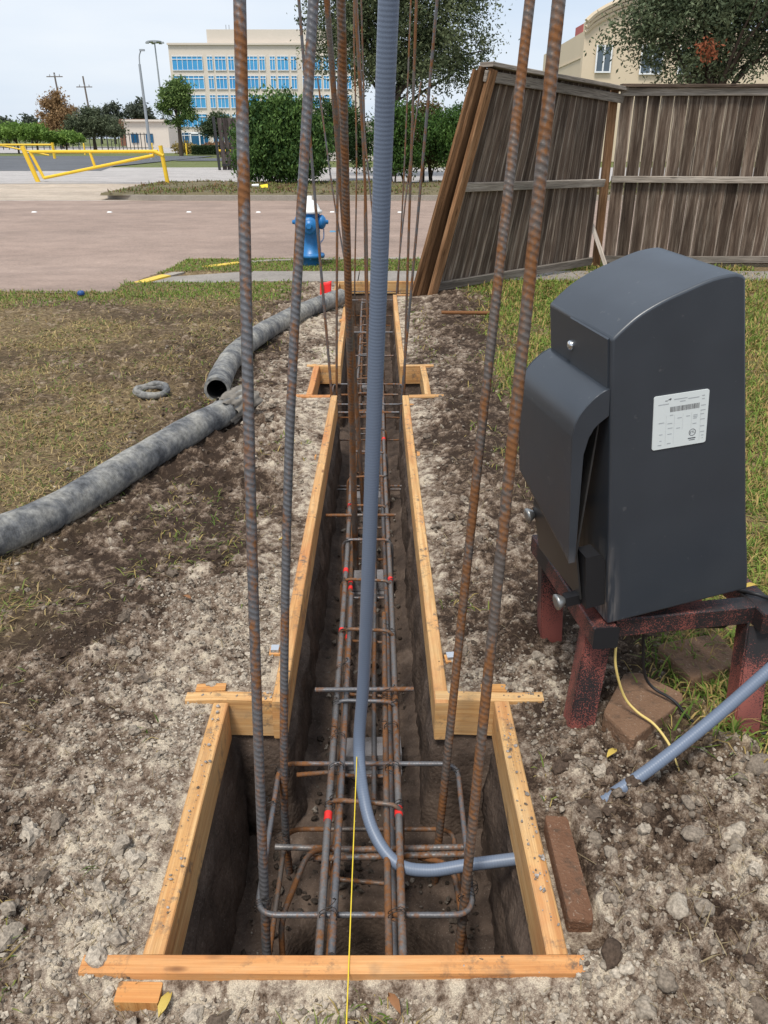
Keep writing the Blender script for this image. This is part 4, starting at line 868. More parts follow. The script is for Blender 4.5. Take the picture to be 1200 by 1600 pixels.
# ================================================================== FENCE
def picket(par, b0, b1, t0, t1, nrm, th=.018, mat=FENCE, nm='picket'):
    b0, b1, t0, t1, nrm = map(v3, (b0, b1, t0, t1, nrm)); n = 9; V = []; uo = random.uniform(0, 60), random.uniform(0, 9); wv = np.linalg.norm(b1 - b0)
    cup = random.uniform(-.008, .010); ph = random.uniform(0, 6)
    for k in range(n):
        t = k / (n - 1); a = b0 + (t0 - b0) * t; b = b1 + (t1 - b1) * t; wob = .004 * math.sin(t * 5 + ph)
        e = .003 * math.sin(t * 17 + ph)
        V += [a + nrm * wob + (b - a) * (e + .01), (a + b) / 2 + nrm * (wob + cup), b + nrm * wob - (b - a) * (e + .01), b + nrm * (wob - th), (a + b) / 2 + nrm * (wob + cup - th), a + nrm * (wob - th)]
    H_ = np.linalg.norm(t0 - b0); F = []; UV = []; pu = [0, wv / 2, wv, wv + th, wv * 1.5 + th, 2 * wv + th, 2 * wv + 2 * th]
    for k in range(n - 1):
        for j in range(6):
            F.append((k * 6 + j, k * 6 + (j + 1) % 6, (k + 1) * 6 + (j + 1) % 6, (k + 1) * 6 + j)); s0, s1 = H_ * k / (n - 1), H_ * (k + 1) / (n - 1)
            UV += [(s0 + uo[0], pu[j] + uo[1]), (s0 + uo[0], pu[j + 1] + uo[1]), (s1 + uo[0], pu[j + 1] + uo[1]), (s1 + uo[0], pu[j] + uo[1])]
    F += [(5, 4, 3, 2, 1, 0), tuple((n - 1) * 6 + j for j in range(6))]; UV += [uo] * 12
    ecol = np.tile(np.array([[1, 1, 1], [.0, 0, 0], [1, 1, 1], [1, 1, 1], [0, 0, 0], [1, 1, 1]], float), (n, 1))
    return G().add(V, F, UV, ecol).build(nm, mat, par)
def frail(par, p0, p1, w_, h_, mat=RAILW, nm='rail', up=(0, 0, 1), wob=.004): return plank(G(), p0, p1, w_, h_, up=up, ch=.004, wob=wob, n=14).build(nm, mat, par)
FY = 10.62
f2 = thing('fence_section', (2.75, FY, 0), 'upright weathered picket fence with straight cap and rail behind the black box', 'fence')
x = 2.80; k = 0
while x < 9.6:
    wv = random.uniform(.142, .156); tz = 2.03 + random.uniform(-.01, .01)
    picket(f2, (x, FY, .035), (x + wv, FY, .035), (x + .004 * math.sin(k), FY, tz), (x + wv, FY, tz), (0, -1, 0)); x += wv + random.uniform(.003, .012); k += 1
for x0, x1 in ((2.78, 5.2), (5.205, 7.6), (7.605, 9.7)):
    frail(f2, (x0, FY - .045, 1.035), (x1, FY - .045, 1.035), .038, .075); frail(f2, (x0, FY - .05, .10), (x1, FY - .05, .095), .035, .085)
    frail(f2, (x0, FY - .035, 1.985), (x1, FY - .035, 1.985), .030, .085); frail(f2, (x0, FY - .02, 2.052), (x1, FY - .02, 2.05), .15, .036, FENCE, 'cap_board')
plank(G(), (2.705, FY - .03, -.2), (2.70, FY - .03, 2.02), .09, .09, up=(0, 1, 0), ch=.004, n=12).build('post', POSTW, f2)
for x in (5.2, 7.6): plank(G(), (x, FY + .07, -.2), (x, FY + .07, 2.02), .09, .09, up=(0, 1, 0), ch=.004).build('post', POSTW, f2)
# the racked, leaning section
BL, BR, TL, TR = v3((.50, 8.62, .05)), v3((2.56, 10.40, .09)), v3((1.00, 8.62, 2.12)), v3((2.62, 10.45, 2.02))
nr = np.cross(BR - BL, TL - BL); nr /= np.linalg.norm(nr); nr = -nr if nr[1] > 0 else nr
f1 = thing('fence_section', tuple(BL), 'sagging picket fence section leaning sideways away from the upright fence', 'fence')
n = 20
for k in range(n):
    u0, u1 = (k + .02) / n, (k + .975) / n; lp_ = lambda A, B, u: A + (B - A) * u
    picket(f1, lp_(BL, BR, u0), lp_(BL, BR, u1), lp_(TL, TR, u0), lp_(TL, TR, u1), nr)
def fp(u, v, o=0.0): return (BL + (BR - BL) * u) * (1 - v) + (TL + (TR - TL) * u) * v + nr * o
frail(f1, fp(-.005, .488, .035), fp(1.02, .475, .035), .038, .085, up=tuple(TL - BL)); frail(f1, fp(.0, .015, .035), fp(1.0, .012, .035), .036, .090, up=tuple(TL - BL))
frail(f1, fp(-.03, .955, .035), fp(1.12, .955, .035), .034, .095, up=tuple(TL - BL)); frail(f1, fp(-.035, 1.002, .025), fp(1.13, 1.004, .025), .15, .040, RAILW, 'cap_board')
a, b = fp(-.034, -.03, -.02), fp(-.020, .985, -.02); plank(G(), a, b, .13, .042, up=tuple(nr), ch=.004, n=10).build('post', POSTW, f1)
a, b = fp(-.010, -.03, .055), fp(-.002, .985, .055); plank(G(), a, b, .10, .05, up=tuple(nr), ch=.004, n=10).build('edge_board', POSTW, f1)
a, b = fp(-.060, -.03, -.055), fp(-.04, .97, -.055); plank(G(), a, b, .12, .03, up=tuple(nr), ch=.003, n=10).build('edge_board', POSTW, f1)
o = thing('loose_slat', (2.72, 10.35, 0), 'loose grey slat propped against the brown fence post', 'slat'); plank(G(), (2.78, 10.30, .0), (2.58, 10.50, .52), .05, .02, up=(0, 1, 0), ch=.003, n=4).build('slat', RAILW, o)

# ================================================================== YELLOW GATES, POLES, BARRIERS
YEL = P('gate_yellow', (.80, .52, .035), .45, .4, 0, .10, 6)
def pipes(nm, segs, par, r): return None
gt = thing('swing_gate', (-12.7, 31.6, 0), 'yellow pipe swing gate closing the car park entrance across the street', 'gate')
def pipe(par, a, b, r, nm, mat=None, sides=12): return G().tube([a, b], r, sides).build(nm, mat or YEL, par, True)
ya, yb = 32.2, 30.8
pipe(gt, (-12.85, ya, -.1), (-13.25, ya, 1.22), .085, 'post'); pipe(gt, (-7.70, yb, -.1), (-7.83, yb, 1.25), .075, 'post')
tl = (-13.0, ya, 1.03); tr = (-7.95, yb, 1.06); bl = (-12.62, ya - .05, .14)
pipe(gt, tl, tr, .055, 'top_rail'); pipe(gt, bl, (-8.1, yb, .93), .055, 'diagonal_brace'); pipe(gt, (-13.0, ya, 1.05), bl, .055, 'end_upright'); 
u = .48; p1 = v3(tl) + (v3(tr) - v3(tl)) * u; p2 = v3(bl) + (v3((-8.1, yb, .93)) - v3(bl)) * u; pipe(gt, p1, p2, .05, 'strut'); pipe(gt, (-8.05, yb - .02, 1.05), (-7.75, yb - .02, .92), .07, 'latch')
g2 = thing('swing_gate', (-28, 68, 0), 'distant yellow pipe gate far across the car park by the trees', 'gate')
for x in (-25.6, -34.0): pipe(g2, (x, 68, -.1), (x, 68, 1.15), .11, 'post')
pipe(g2, (-34, 68, 1.0), (-25.7, 68, 1.0), .07, 'top_rail'); pipe(g2, (-33.5, 68, .2), (-29.6, 68, .95), .06, 'diagonal_brace'); pipe(g2, (-29.6, 68, .95), (-26, 68, .25), .06, 'diagonal_brace')
for x, y, lab in ((-29.0, 85, 'thin yellow bollard standing before the grey oak'), (-18.9, 84, 'thin yellow bollard between the pine and the hedge'), (-23.2, 88, 'thin yellow bollard by the lamp post')):
    g = G().lathe([(.07, -.1), (.07, .95), (.05, 1.0), (.01, 1.02)], (x, y, 0), 12); o = g.build('bollard', YEL, None, True, (x, y, 0)); tag(o, lab, 'bollard')
br = thing('barrier_rail', (-12.2, 66, 0), 'low yellow barrier rail beside the dark wooden screen', 'barrier'); pipe(br, (-12.5, 66, -.1), (-12.5, 66, .85), .10, 'post'); pipe(br, (-11.4, 66.2, -.1), (-11.4, 66.2, .75), .09, 'post'); pipe(br, (-12.5, 66, .6), (-11.2, 66.3, .6), .09, 'rail')
STEEL = P('galvanised_steel', (.36, .38, .40), .5, .4, .3); POLEW = P('pole_wood', (.15, .125, .105), .9)
lp1 = thing('lamp_post', (-17.55, 66, 0), 'slender galvanised lamp post with a bent top arm by the car park', 'lamp post')
G().tube(np.linspace(0, 1, 8)[:, None] * v3((-.10, 0, 6.4)) + v3((-17.55, 66, -.1)), np.linspace(.13, .085, 8), 12).build('pole', STEEL, lp1, True); G().tube(smoothcurve([(-17.64, 66, 6.25), (-17.60, 66, 6.8), (-17.45, 66, 7.15)], .1), .045, 8).build('arm', STEEL, lp1, True); G().box((-17.35, 66, 7.18), (.35, .2, .12)).build('lamp_head', STEEL, lp1)
hm = thing('high_mast', (-64.4, 260, 0), 'very tall mast light with a flat ring of lamps beside the office block', 'lamp mast'); G().tube([(-64.2, 260, -.1), (-64.6, 260, 26)], np.array([.35, .18]), 10).build('mast', STEEL, hm, True)
hd = G().lathe([(1.2, 25.6), (2.0, 25.8), (2.0, 26.1), (.6, 26.3)], (-64.6, 260, 0), 14).build('lamp_ring', STEEL, hm)
for k in range(6): G().box((-64.6 + 2.2 * math.cos(k), 260 + 2.2 * math.sin(k), 25.7), (.8, .8, .4)).build('floodlight', STEEL, hm)
def upole(x, y, h, lab, arms):
    t = thing('utility_pole', (x, y, 0), lab, 'utility pole'); G().tube([(x, y, -.1), (x - .55, y, h)], np.array([.2, .13]), 10).build('pole', POLEW, t, True)
    for dz, w_ in arms: plank(G(), (x - .55 - w_ / 2, y - .1, h - dz), (x - .5 + w_ / 2, y - .1, h - dz), .12, .14).build('crossarm', POLEW, t)
    for s_ in (-.8, 0, .8): G().lathe([(.06, 0), (.09, .1), (.05, .3)], (x - .5 + s_, y - .1, h - arms[0][0] + .08), 8).build('insulator', STEEL, t)
    return t
upole(-53.8, 150, 11.2, 'wooden utility pole with two crossarms in front of the brown cypress', ((.6, 2.6), (4.2, 1.4))); upole(-49.8, 152, 10.8, 'wooden utility pole with one crossarm behind the grey oak', ((1.6, 2.6),))
IRON = P('dark_iron', (.03, .03, .032), .6)
fi = thing('iron_fence', (-34, 118, 0), 'dark iron bar fence below the low tan building', 'fence')
for x in np.arange(-37, -31, .5): G().box((x, 118, 1.0), (.09, .06, 2.2)).build('bar', IRON, fi)
for z in (.25, 1.9): G().box((-34, 118.05, z), (6.2, .05, .08)).build('rail', IRON, fi)
fi = thing('iron_fence', (-47, 121, 0), 'dark iron bar fence under the bright green trees', 'fence')
for x in np.arange(-58, -37.5, .8): G().box((x, 121, .9), (.10, .06, 1.8)).build('bar', IRON, fi)
for z in (.25, 1.6): G().box((-47.7, 121.05, z), (21, .05, .08)).build('rail', IRON, fi)
sg = thing('sign', (-34.6, 100, 0), 'small blue sign on a post beneath the grey oak', 'sign'); G().box((-34.6, 100, 1.7), (.9, .06, .9)).build('panel', P('sign_blue', (.02, .18, .55), .5), sg); G().tube([(-34.6, 100.05, -.1), (-34.6, 100.05, 1.4)], .05, 8).build('post', STEEL, sg)
SCREEN = m_fencewood('dark_screen_wood', (.045, .036, .034), (.085, .07, .066), (.14, .115, .105))
sc = thing('wooden_screen', (-7.4, 44, 0), 'dark plank screen panel standing between the office block and the bush', 'screen')
for k in range(7):
    b0 = -8.15 + k * .23; picket(sc, (b0, 44 + k * .08, .02), (b0 + .22, 44 + k * .08, .02), (b0 - .1, 44 + k * .08, 2.38), (b0 + .12, 44 + k * .08, 2.38), (0, -1, 0), .03, SCREEN, 'plank')
plank(G(), (-8.30, 43.97, -.1), (-8.42, 43.97, 2.45), .12, .12, up=(0, 1, 0)).build('post', IRON, sc); G().box((-7.45, 43.9 + .24, .25), (1.5, .06, .1), .33).build('rail', IRON, sc)

# ================================================================== BUILDINGS
STUCCO = P('cream_stucco', (.64, .57, .49), .9, .15, 0, .05, .3); TANST = P('tan_stucco', (.64, .53, .39), .9, .15, 0, .06, .4); TRIM = P('white_frame', (.78, .79, .80), .5, .3)
def m_glass(name, a, b):
    m = M(name, .08, .5); p = m.pos(); n = m.noise(m.map(p, (.10, .1, .12)), 1, 3); return m.out(m.mix(m.ramp(n, (.35, 0.0), (.65, 1.0)), a, b))
GLASS = m_glass('blue_glass', (.035, .27, .56), (.08, .38, .66)); DGLASS = m_glass('dark_blue_glass', (.012, .075, .16), (.025, .14, .27))
GGLASS = m_glass('grey_glass', (.06, .085, .11), (.13, .17, .21))
ob = thing('office_block', (-28, 190, 0), 'cream five storey office block with rows of blue windows', 'building')
S = .1317; X = lambda px: (px - 600) * S
BX0, BX1, BY = X(262), X(560), 190
G().box(((BX0 + BX1) / 2, BY + 12, 9.5), (BX1 - BX0, 24, 19.1)).build('wall', STUCCO, ob); G().box(((X(323) + BX1) / 2, BY + 12.2, 20.3), (BX1 - X(323), 23.2, 2.6)).build('parapet', STUCCO, ob)
G().box(((BX0 + BX1) / 2, BY - .15, 18.95), (BX1 - BX0 + .3, .5, .35)).build('coping', TRIM if False else STUCCO, ob)
rowsz = [(14.2, 16.75, GLASS), (10.75, 13.2, GLASS), (7.2, 9.65, GLASS), (3.55, 6.05, GLASS), (-.1, 2.5, DGLASS)]
px0 = [(118, 338, 3), (372, 412, 1), (428, 508, 2), (525, 567, 1), (600, 640, 1), (655, 738, 2), (752, 792, 1), (828, 866, 1), (882, 962, 2), (980, 1020, 1), (1062, 1100, 1), (1120, 1200, 2), (1215, 1255, 1), (1290, 1330, 1), (1350, 1420, 2)]
for r, (z0, z1, mt) in enumerate(rowsz):
    for a, b, nd in px0:
        xa, xb = X(240 + a * .21667) + .1, X(240 + b * .21667) + .1
        wn_ = G().box(((xa + xb) / 2, BY - .04, (z0 + z1) / 2), (xb - xa, .14, z1 - z0)).build('window', mt, ob); f = G()
        npan = {1: 2, 2: 3, 3: 6}[nd]
        for q in range(npan + 1):
            xx = xa + (xb - xa) * q / npan; f.box((xx, BY - .14, (z0 + z1) / 2), (.09, .10, z1 - z0 + .1))
        for zz in (z0, z1, z0 + (z1 - z0) * .78): f.box(((xa + xb) / 2, BY - .16, zz), (xb - xa + .1, .10, .11))
        f.build('frame', TRIM, wn_)
dr = G().box((X(292), BY - .10, .95), (1.6, .2, 2.3)).build('door', DGLASS, ob); ff = G()
for dx in (-.95, .95): ff.box((X(292) + dx, BY - .25, 1.1), (.25, .2, 2.6))
ff.box((X(292), BY - .25, 2.35), (2.2, .2, .3)); ff.build('door_frame', TRIM, dr)
for x in (X(347), X(352)): G().tube([(x, BY + 6, 21.5), (x, BY + 6, 23.0)], .08, 6).build('antenna', STEEL, ob)
lbd = thing('low_building', (-40, 150, 0), 'low tan flat roofed building left of the office block', 'building'); G().box((-40.2, 155, 2.0), (7.4, 10, 4.1)).build('wall', STUCCO, lbd); G().box((-43.5, 158, 2.3), (5, 8, 4.2)).build('side_wall', P('brick_wall', (.22, .11, .075), .9, .1, 0, .2, 3), lbd); G().box((-40.2, 149.8, 4.1), (7.7, .6, .3)).build('coping', STUCCO, lbd)
for x in (-42.3, -39.8): G().box((x, 149.95, 1.4), (1.2, .2, 1.4)).build('window', DGLASS, lbd)
lw_ = thing('pale_wall', (4, 62, 0), 'pale low rendered wall seen in gaps behind the bushes', 'wall'); G().box((4, 62, 1.2), (22, .3, 2.4)).build('panel', P('pale_render', (.62, .56, .52), .9, .1, 0, .08, .5), lw_); G().box((4, 62, 2.45), (22.2, .5, .14)).build('coping', CONC, lw_)
tb = thing('tan_building', (19, 66, 0), 'tan commercial building with curved stone cornice behind the fence', 'building')
p1 = v3((13.35, 60.5, 0)); p2 = v3((13.75, 79.0, 0)); HT = 7.95
def wall_poly(pts2, y, th, nm, mat):      # outline in x,z extruded along +y
    q = v3(pts2); n = len(q); V = np.concatenate([np.stack([q[:, 0], np.full(n, y), q[:, 1]], 1), np.stack([q[:, 0], np.full(n, y + th), q[:, 1]], 1)])
    return G().add(V, [tuple(range(n)), tuple(range(2 * n - 1, n - 1, -1))] + [(k, n + k, n + (k + 1) % n, (k + 1) % n) for k in range(n)]).build(nm, mat, tb)
V = np.array([p1, p2, p2 + [0, 0, HT], p1 + [0, 0, HT]]); V = np.concatenate([V, V + [6, .5, 0]]); sw = G().add(V, [(0, 1, 2, 3), (7, 6, 5, 4), (0, 4, 5, 1), (3, 2, 6, 7), (1, 5, 6, 2), (0, 3, 7, 4)]).build('side_wall', TANST, tb)
for z in (2.2, 3.6, 5.0, 6.4):     # courses on the side wall
    a = p1 + (p2 - p1) * .02 + [-.03, 0, z]; b = p1 + (p2 - p1) * .99 + [-.03, 0, z]; plank(G(), a, b, .06, .07).build('course', TANST, sw)
t = np.linspace(0, 1, 24); ax = 13.0 + 9.0 * t; az = 8.25 + 1.55 * np.sin(np.clip(t * 1.02, 0, 1) * math.pi) ** .75
out = [(13.0, 0)] + [(22.0, 0)] + [(a, b) for a, b in zip(ax[::-1], az[::-1])]
wall_poly(out, 60, .6, 'arched_front', TANST)
for off, dz, hh in ((.55, 0, .30), (.38, -.32, .22), (.22, -.60, .22)):
    path = np.stack([ax, np.full(24, 60 - off / 2), az + dz], 1); g = G(); T_ = np.gradient(path, axis=0); T_ /= np.linalg.norm(T_, axis=1)[:, None]; Rt = np.tile([0, -1., 0], (24, 1)); Up = np.cross(Rt, T_) * 1
    Up = np.where(Up[:, 2:3] < 0, -Up, Up); g.sweep(path, Rt, Up, [(-off / 2, -hh / 2), (off / 2 - .08, -hh / 2), (off / 2, 0), (off / 2 - .05, hh / 2), (-off / 2, hh / 2)]); g.build('cornice', TANST, tb)
wall_poly([(22, 0), (40, 0), (40, 7.6), (22, 7.6)], 60.3, 8, 'front_wall', TANST); plank(G(), (22, 60.15, 7.5), (40, 60.15, 7.5), .4, .5).build('cornice', TANST, tb)
for x, z, w_, h_ in ((14.35, 6.15, .95, 1.5), (17.5, 6.1, 1.4, 1.6), (20.0, 6.1, 1.4, 1.6), (27, 4.5, 2, 2), (31, 4.5, 2, 2)):
    
    yy = 59.95 if x < 22 else 60.25; wdw = G().box((x, yy, z), (w_, .12, h_)).build('window', GGLASS, tb); f = G()
    for dx in (-w_ / 2, 0, w_ / 2): f.box((x + dx, yy - .08, z), (.09, .08, h_ + .1))
    for dz in (-h_ / 2, h_ / 2): f.box((x, yy - .085, z + dz), (w_ + .1, .08, .09))
    f.build('frame', TRIM, wdw)
G().box((17.6, 80, 8.9), (1.6, 3, 2.6)).build('roof_box', P('red_panel', (.42, .10, .09), .7), tb)

# ================================================================== VEGETATION
def leaves(g, C, n, sz, cols, flat=0.0, up=0.0):
    """n leaf quads at points C (n,3) with colour per point"""
    d = rng.normal(size=(n, 3)); d[:, 2] = d[:, 2] + up; d /= np.linalg.norm(d, axis=1)[:, None]; e = rng.normal(size=(n, 3)); e -= d * (e * d).sum(1)[:, None]; e /= np.linalg.norm(e, axis=1)[:, None]
    s = sz * rng.uniform(.6, 1.4, n); a = d * s[:, None]; b = e * (s * .42)[:, None]
    V = np.stack([C - a, C + b, C + a, C - b], 1).reshape(-1, 3); F = np.arange(4 * n).reshape(n, 4)
    g.add(V, F, None, np.repeat(cols, 4, 0))
def crown(blobs, n, clump, sz, ca, cb, shell=.55, per=55):
    pts = []; tot = sum(b[3] * b[4] * b[5] for b in blobs) ; cents = []
    for b in blobs:
        k = max(3, int(n / per * b[3] * b[4] * b[5] / tot)); d = rng.normal(size=(k, 3)); d /= np.linalg.norm(d, axis=1)[:, None]; r = rng.uniform(0, 1, k) ** shell
        cents.append(v3(b[:3]) + d * r[:, None] * v3(b[3:6]) * rng.uniform(.8, 1.12, (k, 1)))
    cents = np.concatenate(cents); k = len(cents); cs = clump * rng.uniform(.5, 1.5, k); tone = rng.uniform(0, 1, k)
    idx = rng.integers(0, k, n); C = cents[idx] + rng.normal(size=(n, 3)) * cs[idx][:, None] * v3((1, 1, .75)) * .5
    tt = np.clip(tone[idx] + rng.normal(0, .18, n), 0, 1)[:, None]; cols = v3(ca) * (1 - tt) + v3(cb) * tt
    return C, cols, cents
def tree(name, label, cat, loc, trunk_h, trunk_r, blobs, n, clump, sz, ca, cb, limbs=14, group=None, shell=.55, extra=None, lean=(0, 0)):
    loc = v3(loc); o = thing(name, tuple(loc), label, cat, group)
    C, cols, cents = crown(blobs, n, clump, sz, ca, cb, shell); C = C + loc; cents = cents + loc
    C[:, 2] = np.maximum(C[:, 2], .06)
    g = G(); leaves(g, C, n, sz, cols)
    if extra:
        k, c, r, ec = extra; q = loc + v3(c) + rng.normal(size=(k, 3)) * r; leaves(g, q, k, sz, np.tile(ec, (k, 1)) * rng.uniform(.7, 1.3, (k, 1)))
    g.build('crown', LEAF, o)
    t = np.linspace(0, 1, 8)[:, None]; top = loc + [lean[0], lean[1], trunk_h]
    P_ = loc - [0, 0, .15] + (top - loc + [0, 0, .15]) * t + np.concatenate([.05 * trunk_h * .3 * np.sin(t * 5), .04 * trunk_h * .3 * np.cos(t * 4), 0 * t], 1) * t
    g = G().tube(P_, np.linspace(trunk_r * 1.25, trunk_r * .6, 8), 10)
    sel = cents[rng.choice(len(cents), min(limbs, len(cents)), replace=False)]
    for c in sel:
        s0 = P_[rng.integers(4, 8)]; mid = (s0 + c) / 2 + [0, 0, .08 * np.linalg.norm(c - s0)]
        g.tube(smoothcurve([s0, mid, c], np.linalg.norm(c - s0) / 6), np.linspace(trunk_r * .42, trunk_r * .08, len(smoothcurve([s0, mid, c], np.linalg.norm(c - s0) / 6))), 6)
    g.build('trunk', BARK, o, True); return o
DG0, DG1 = (.022, .040, .016), (.075, .105, .038)
tree('oak_tree', 'large dark green live oak towering behind the bushes', 'tree', (.2, 37, 0), 3.6, .28, [(-1.2, 0, 5.6, 2.6, 2.4, 2.3), (1.8, 0, 5.2, 2.4, 2.4, 2.0), (.2, 0, 7.3, 2.7, 2.6, 2.2), (-2.4, 0, 7.4, 1.3, 1.5, 1.4), (3.1, 0, 6.5, 1.3, 1.5, 1.5), (.5, -.5, 4.0, 2.6, 2, 1.0), (2.9, 0, 4.2, 1.2, 1.2, .9)], 62000, .55, .070, (.03, .05, .02), (.16, .185, .09), 26, shell=.75)
def bush(name, label, loc, blobs, n, sz, ca, cb, stems=9, clump=.28, group=None):
    loc = v3(loc); o = thing(name, tuple(loc), label, 'bush', group); C, cols, cents = crown(blobs, n, clump, sz, ca, cb, .45, 40); C = C + loc; C[:, 2] = np.maximum(C[:, 2], .05); g = G(); leaves(g, C, n, sz, cols, 0, 1.3); g.build('foliage', LEAF, o)
    g = G()
    for c in cents[rng.choice(len(cents), stems)] + loc:
        b0 = loc + [rng.uniform(-.35, .35), rng.uniform(-.2, .2), -.1]; g.tube(smoothcurve([b0, (b0 + c) / 2 + [0, 0, .2], c], .3), np.linspace(.035, .008, len(smoothcurve([b0, (b0 + c) / 2 + [0, 0, .2], c], .3))), 6)
    g.build('stems', BARK, o, True); return o
bush('laurel_bush', 'tall dense dark green bush with spiky top beside the wooden screen', (-3.55, 30.4, 0), [(-.35, 0, 1.3, 1.15, 1.0, 1.15), (.75, .1, 1.2, .95, .9, 1.1), (.1, 0, 2.2, .95, .8, .55), (-.7, 0, 2.1, .55, .6, .5), (-.9, 0, .7, .8, .8, .6), (.4, 0, .6, 1.1, .8, .55), (.85, 0, 2.35, .3, .3, .45), (.35, 0, 2.6, .22, .25, .35), (-.25, 0, 2.55, .25, .3, .35)] + [(random.uniform(-1.1, 1.4), random.uniform(-.5, .4), random.uniform(1.7, 2.75), .09, .09, .28) for q in range(34)] + [(random.choice([-1, 1]) * random.uniform(1.1, 1.6), random.uniform(-.5, .4), random.uniform(.7, 1.9), .22, .2, .25) for q in range(22)], 42000, .066, (.028, .07, .02), (.13, .22, .055))
tree('cedar_tree', 'dark rounded tree behind the dense bush and thin bars', 'tree', (-1.5, 33.2, 0), 1.4, .10, [(0, 0, 1.7, 1.1, 1.0, 1.0), (-.4, 0, 2.3, .8, .8, .6), (.5, 0, 1.2, .9, .8, .8)], 16000, .3, .055, (.018, .038, .012), (.06, .11, .03), 10)
bush('hedge_bush', 'bright green leafy bush behind the thin bars by the conduit', (.55, 30.6, 0), [(-.2, 0, 1.5, .75, .7, 1.0), (.2, 0, .9, .75, .6, .6), (.1, 0, 2.2, .5, .5, .4)], 14000, .052, (.025, .06, .015), (.095, .175, .035), 8)
bush('hedge_bush', 'bright green bush with thin stems next to the leaning fence', (2.55, 30.8, 0), [(0, 0, 1.6, .95, .8, .95), (-.7, 0, 1.6, .6, .6, .8), (.5, 0, 2.2, .6, .6, .4), (.2, 0, .8, .6, .5, .5)], 18000, .052, (.028, .068, .016), (.10, .185, .04), 10)
bush('hedge_bush', 'bronze and green bush between the two bright green bushes', (1.55, 31.8, 0), [(0, 0, 1.7, .7, .7, .8), (0, 0, 2.3, .5, .5, .4), (.2, 0, .9, .6, .6, .4)], 9000, .05, (.07, .075, .025), (.20, .13, .055), 7)
bush('hedge_bush', 'green bush partly hidden by the leaning fence panel', (4.6, 31.0, 0), [(0, 0, 1.3, 1.0, .8, 1.1), (.6, 0, .9, .9, .8, .7)], 9000, .055, (.028, .06, .015), (.09, .16, .035), 7)
tree('oak_tree', 'broad grey green oak with red vine leaves behind the upright fence', 'tree', (9.2, 25.5, 0), 3.0, .22, [(-.2, 0, 4.7, 2.3, 2.0, 1.3), (-1.9, 0, 4.0, 1.2, 1.2, .9), (-1.6, 0, 4.9, 1.0, 1.2, .8), (1.6, 0, 4.4, 1.5, 1.6, 1.2), (.4, 0, 5.8, 1.9, 1.8, 1.1), (-.3, 0, 3.4, 1.7, 1.4, .7), (2.2, 0, 3.6, 1.2, 1.2, .7)], 46000, .42, .056, (.038, .058, .028), (.15, .185, .10), 22, extra=(220, (-.85, -1.75, 3.55), .16, (.26, .085, .04)))
lf = lambda t: t
tree('pine_tree', 'slim light green pine in front of the office block', 'tree', (-18.5, 80, 0), 4.4, .17, [(0, 0, 5.0, 1.5, 1.3, .9), (-.9, 0, 4.0, 1.0, 1.0, .65), (.9, 0, 3.4, .9, .9, .5), (.2, 0, 5.7, .8, .8, .5), (-.2, 0, 2.7, .8, .8, .4), (.6, 0, 4.2, .8, .9, .5)], 12000, .45, .11, (.06, .11, .03), (.20, .28, .08), 12)
tree('oak_tree', 'small dark oak in front of the office block entrance', 'tree', (-14.1, 76, 0), 1.9, .11, [(0, 0, 2.5, 1.4, 1.2, .75), (-.8, 0, 2.1, .9, .8, .5), (.7, 0, 2.2, .9, .8, .5), (0, 0, 3.0, .8, .8, .4)], 9000, .4, .10, (.03, .05, .02), (.085, .115, .05), 9)
tree('oak_tree', 'grey green oak standing left of the lamp post', 'tree', (-32.2, 98, 0), 2.2, .2, [(0, 0, 3.0, 2.5, 2.2, .95), (-1.7, 0, 2.5, 1.5, 1.4, .8), (1.9, 0, 2.5, 1.5, 1.4, .8), (.2, 0, 3.9, 1.5, 1.4, .65), (-.6, 0, 2.0, 2.0, 1.4, .55), (2.5, 0, 1.9, 1.0, 1.0, .55)], 20000, .55, .13, (.055, .07, .038), (.15, .175, .10), 14)
tree('cypress_tree', 'rusty brown bald cypress behind the utility pole', 'tree', (-48.3, 132, 0), 6.0, .3, [(.4, 0, 7.0, .9, 1.0, .8), (-.2, 0, 5.7, 1.8, 1.6, 1.0), (.4, 0, 4.2, 2.5, 2.0, 1.2), (.3, 0, 2.6, 2.7, 2.2, 1.0), (1.9, 0, 5.1, .9, .9, .8), (-1.5, 0, 6.5, .6, .6, .6), (-2.4, 0, 4.6, .6, .6, .4)], 17000, .8, .19, (.17, .10, .045), (.36, .23, .11), 14)
for k, (x, y, lab) in enumerate(((-38.3, 92, 'bright green round tree at the end of the row beside the cypress'), (-35.9, 91, 'bright green round tree right under the brown cypress'), (-33.6, 93, 'low bright green tree between the cypress and the grey oak'), (-41.3, 93, 'bright green round tree farthest from the cypress'))):
    s_ = (1.0, .95, .72, 1.0)[k]
    tree('row_tree', lab, 'tree', (x, y, 0), 1.4 * s_, .09, [(0, 0, 2.15 * s_, 1.9, 1.6, .75 * s_), (-.9, 0, 1.9 * s_, 1.2, 1.1, .6 * s_), (1.0, 0, 1.9 * s_, 1.2, 1.1, .55 * s_)], 6000, .45, .13, (.10, .18, .035), (.24, .36, .08), 10, 'bright green trees in a row')
for k in range(13):
    x = -112 + k * 4.6 + rng.uniform(-2, 2); hgt = rng.uniform(5.5, 9.5) * (1.25 if 8 < k < 12 else .8)
    lab = 'hazy grey green tree in the far belt left of the office block'
    tree('distant_tree', lab, 'tree', (x, 225 + rng.uniform(-8, 8), 0), hgt * .5, .3, [(0, 0, hgt * .65, 4.2, 3, hgt * .32), (rng.uniform(-2, 2), 0, hgt * .85, 2.2, 2, hgt * .18)], 2000, 1.1, .44, (.065, .08, .06), (.12, .135, .10), 6, 'trees in the far belt')
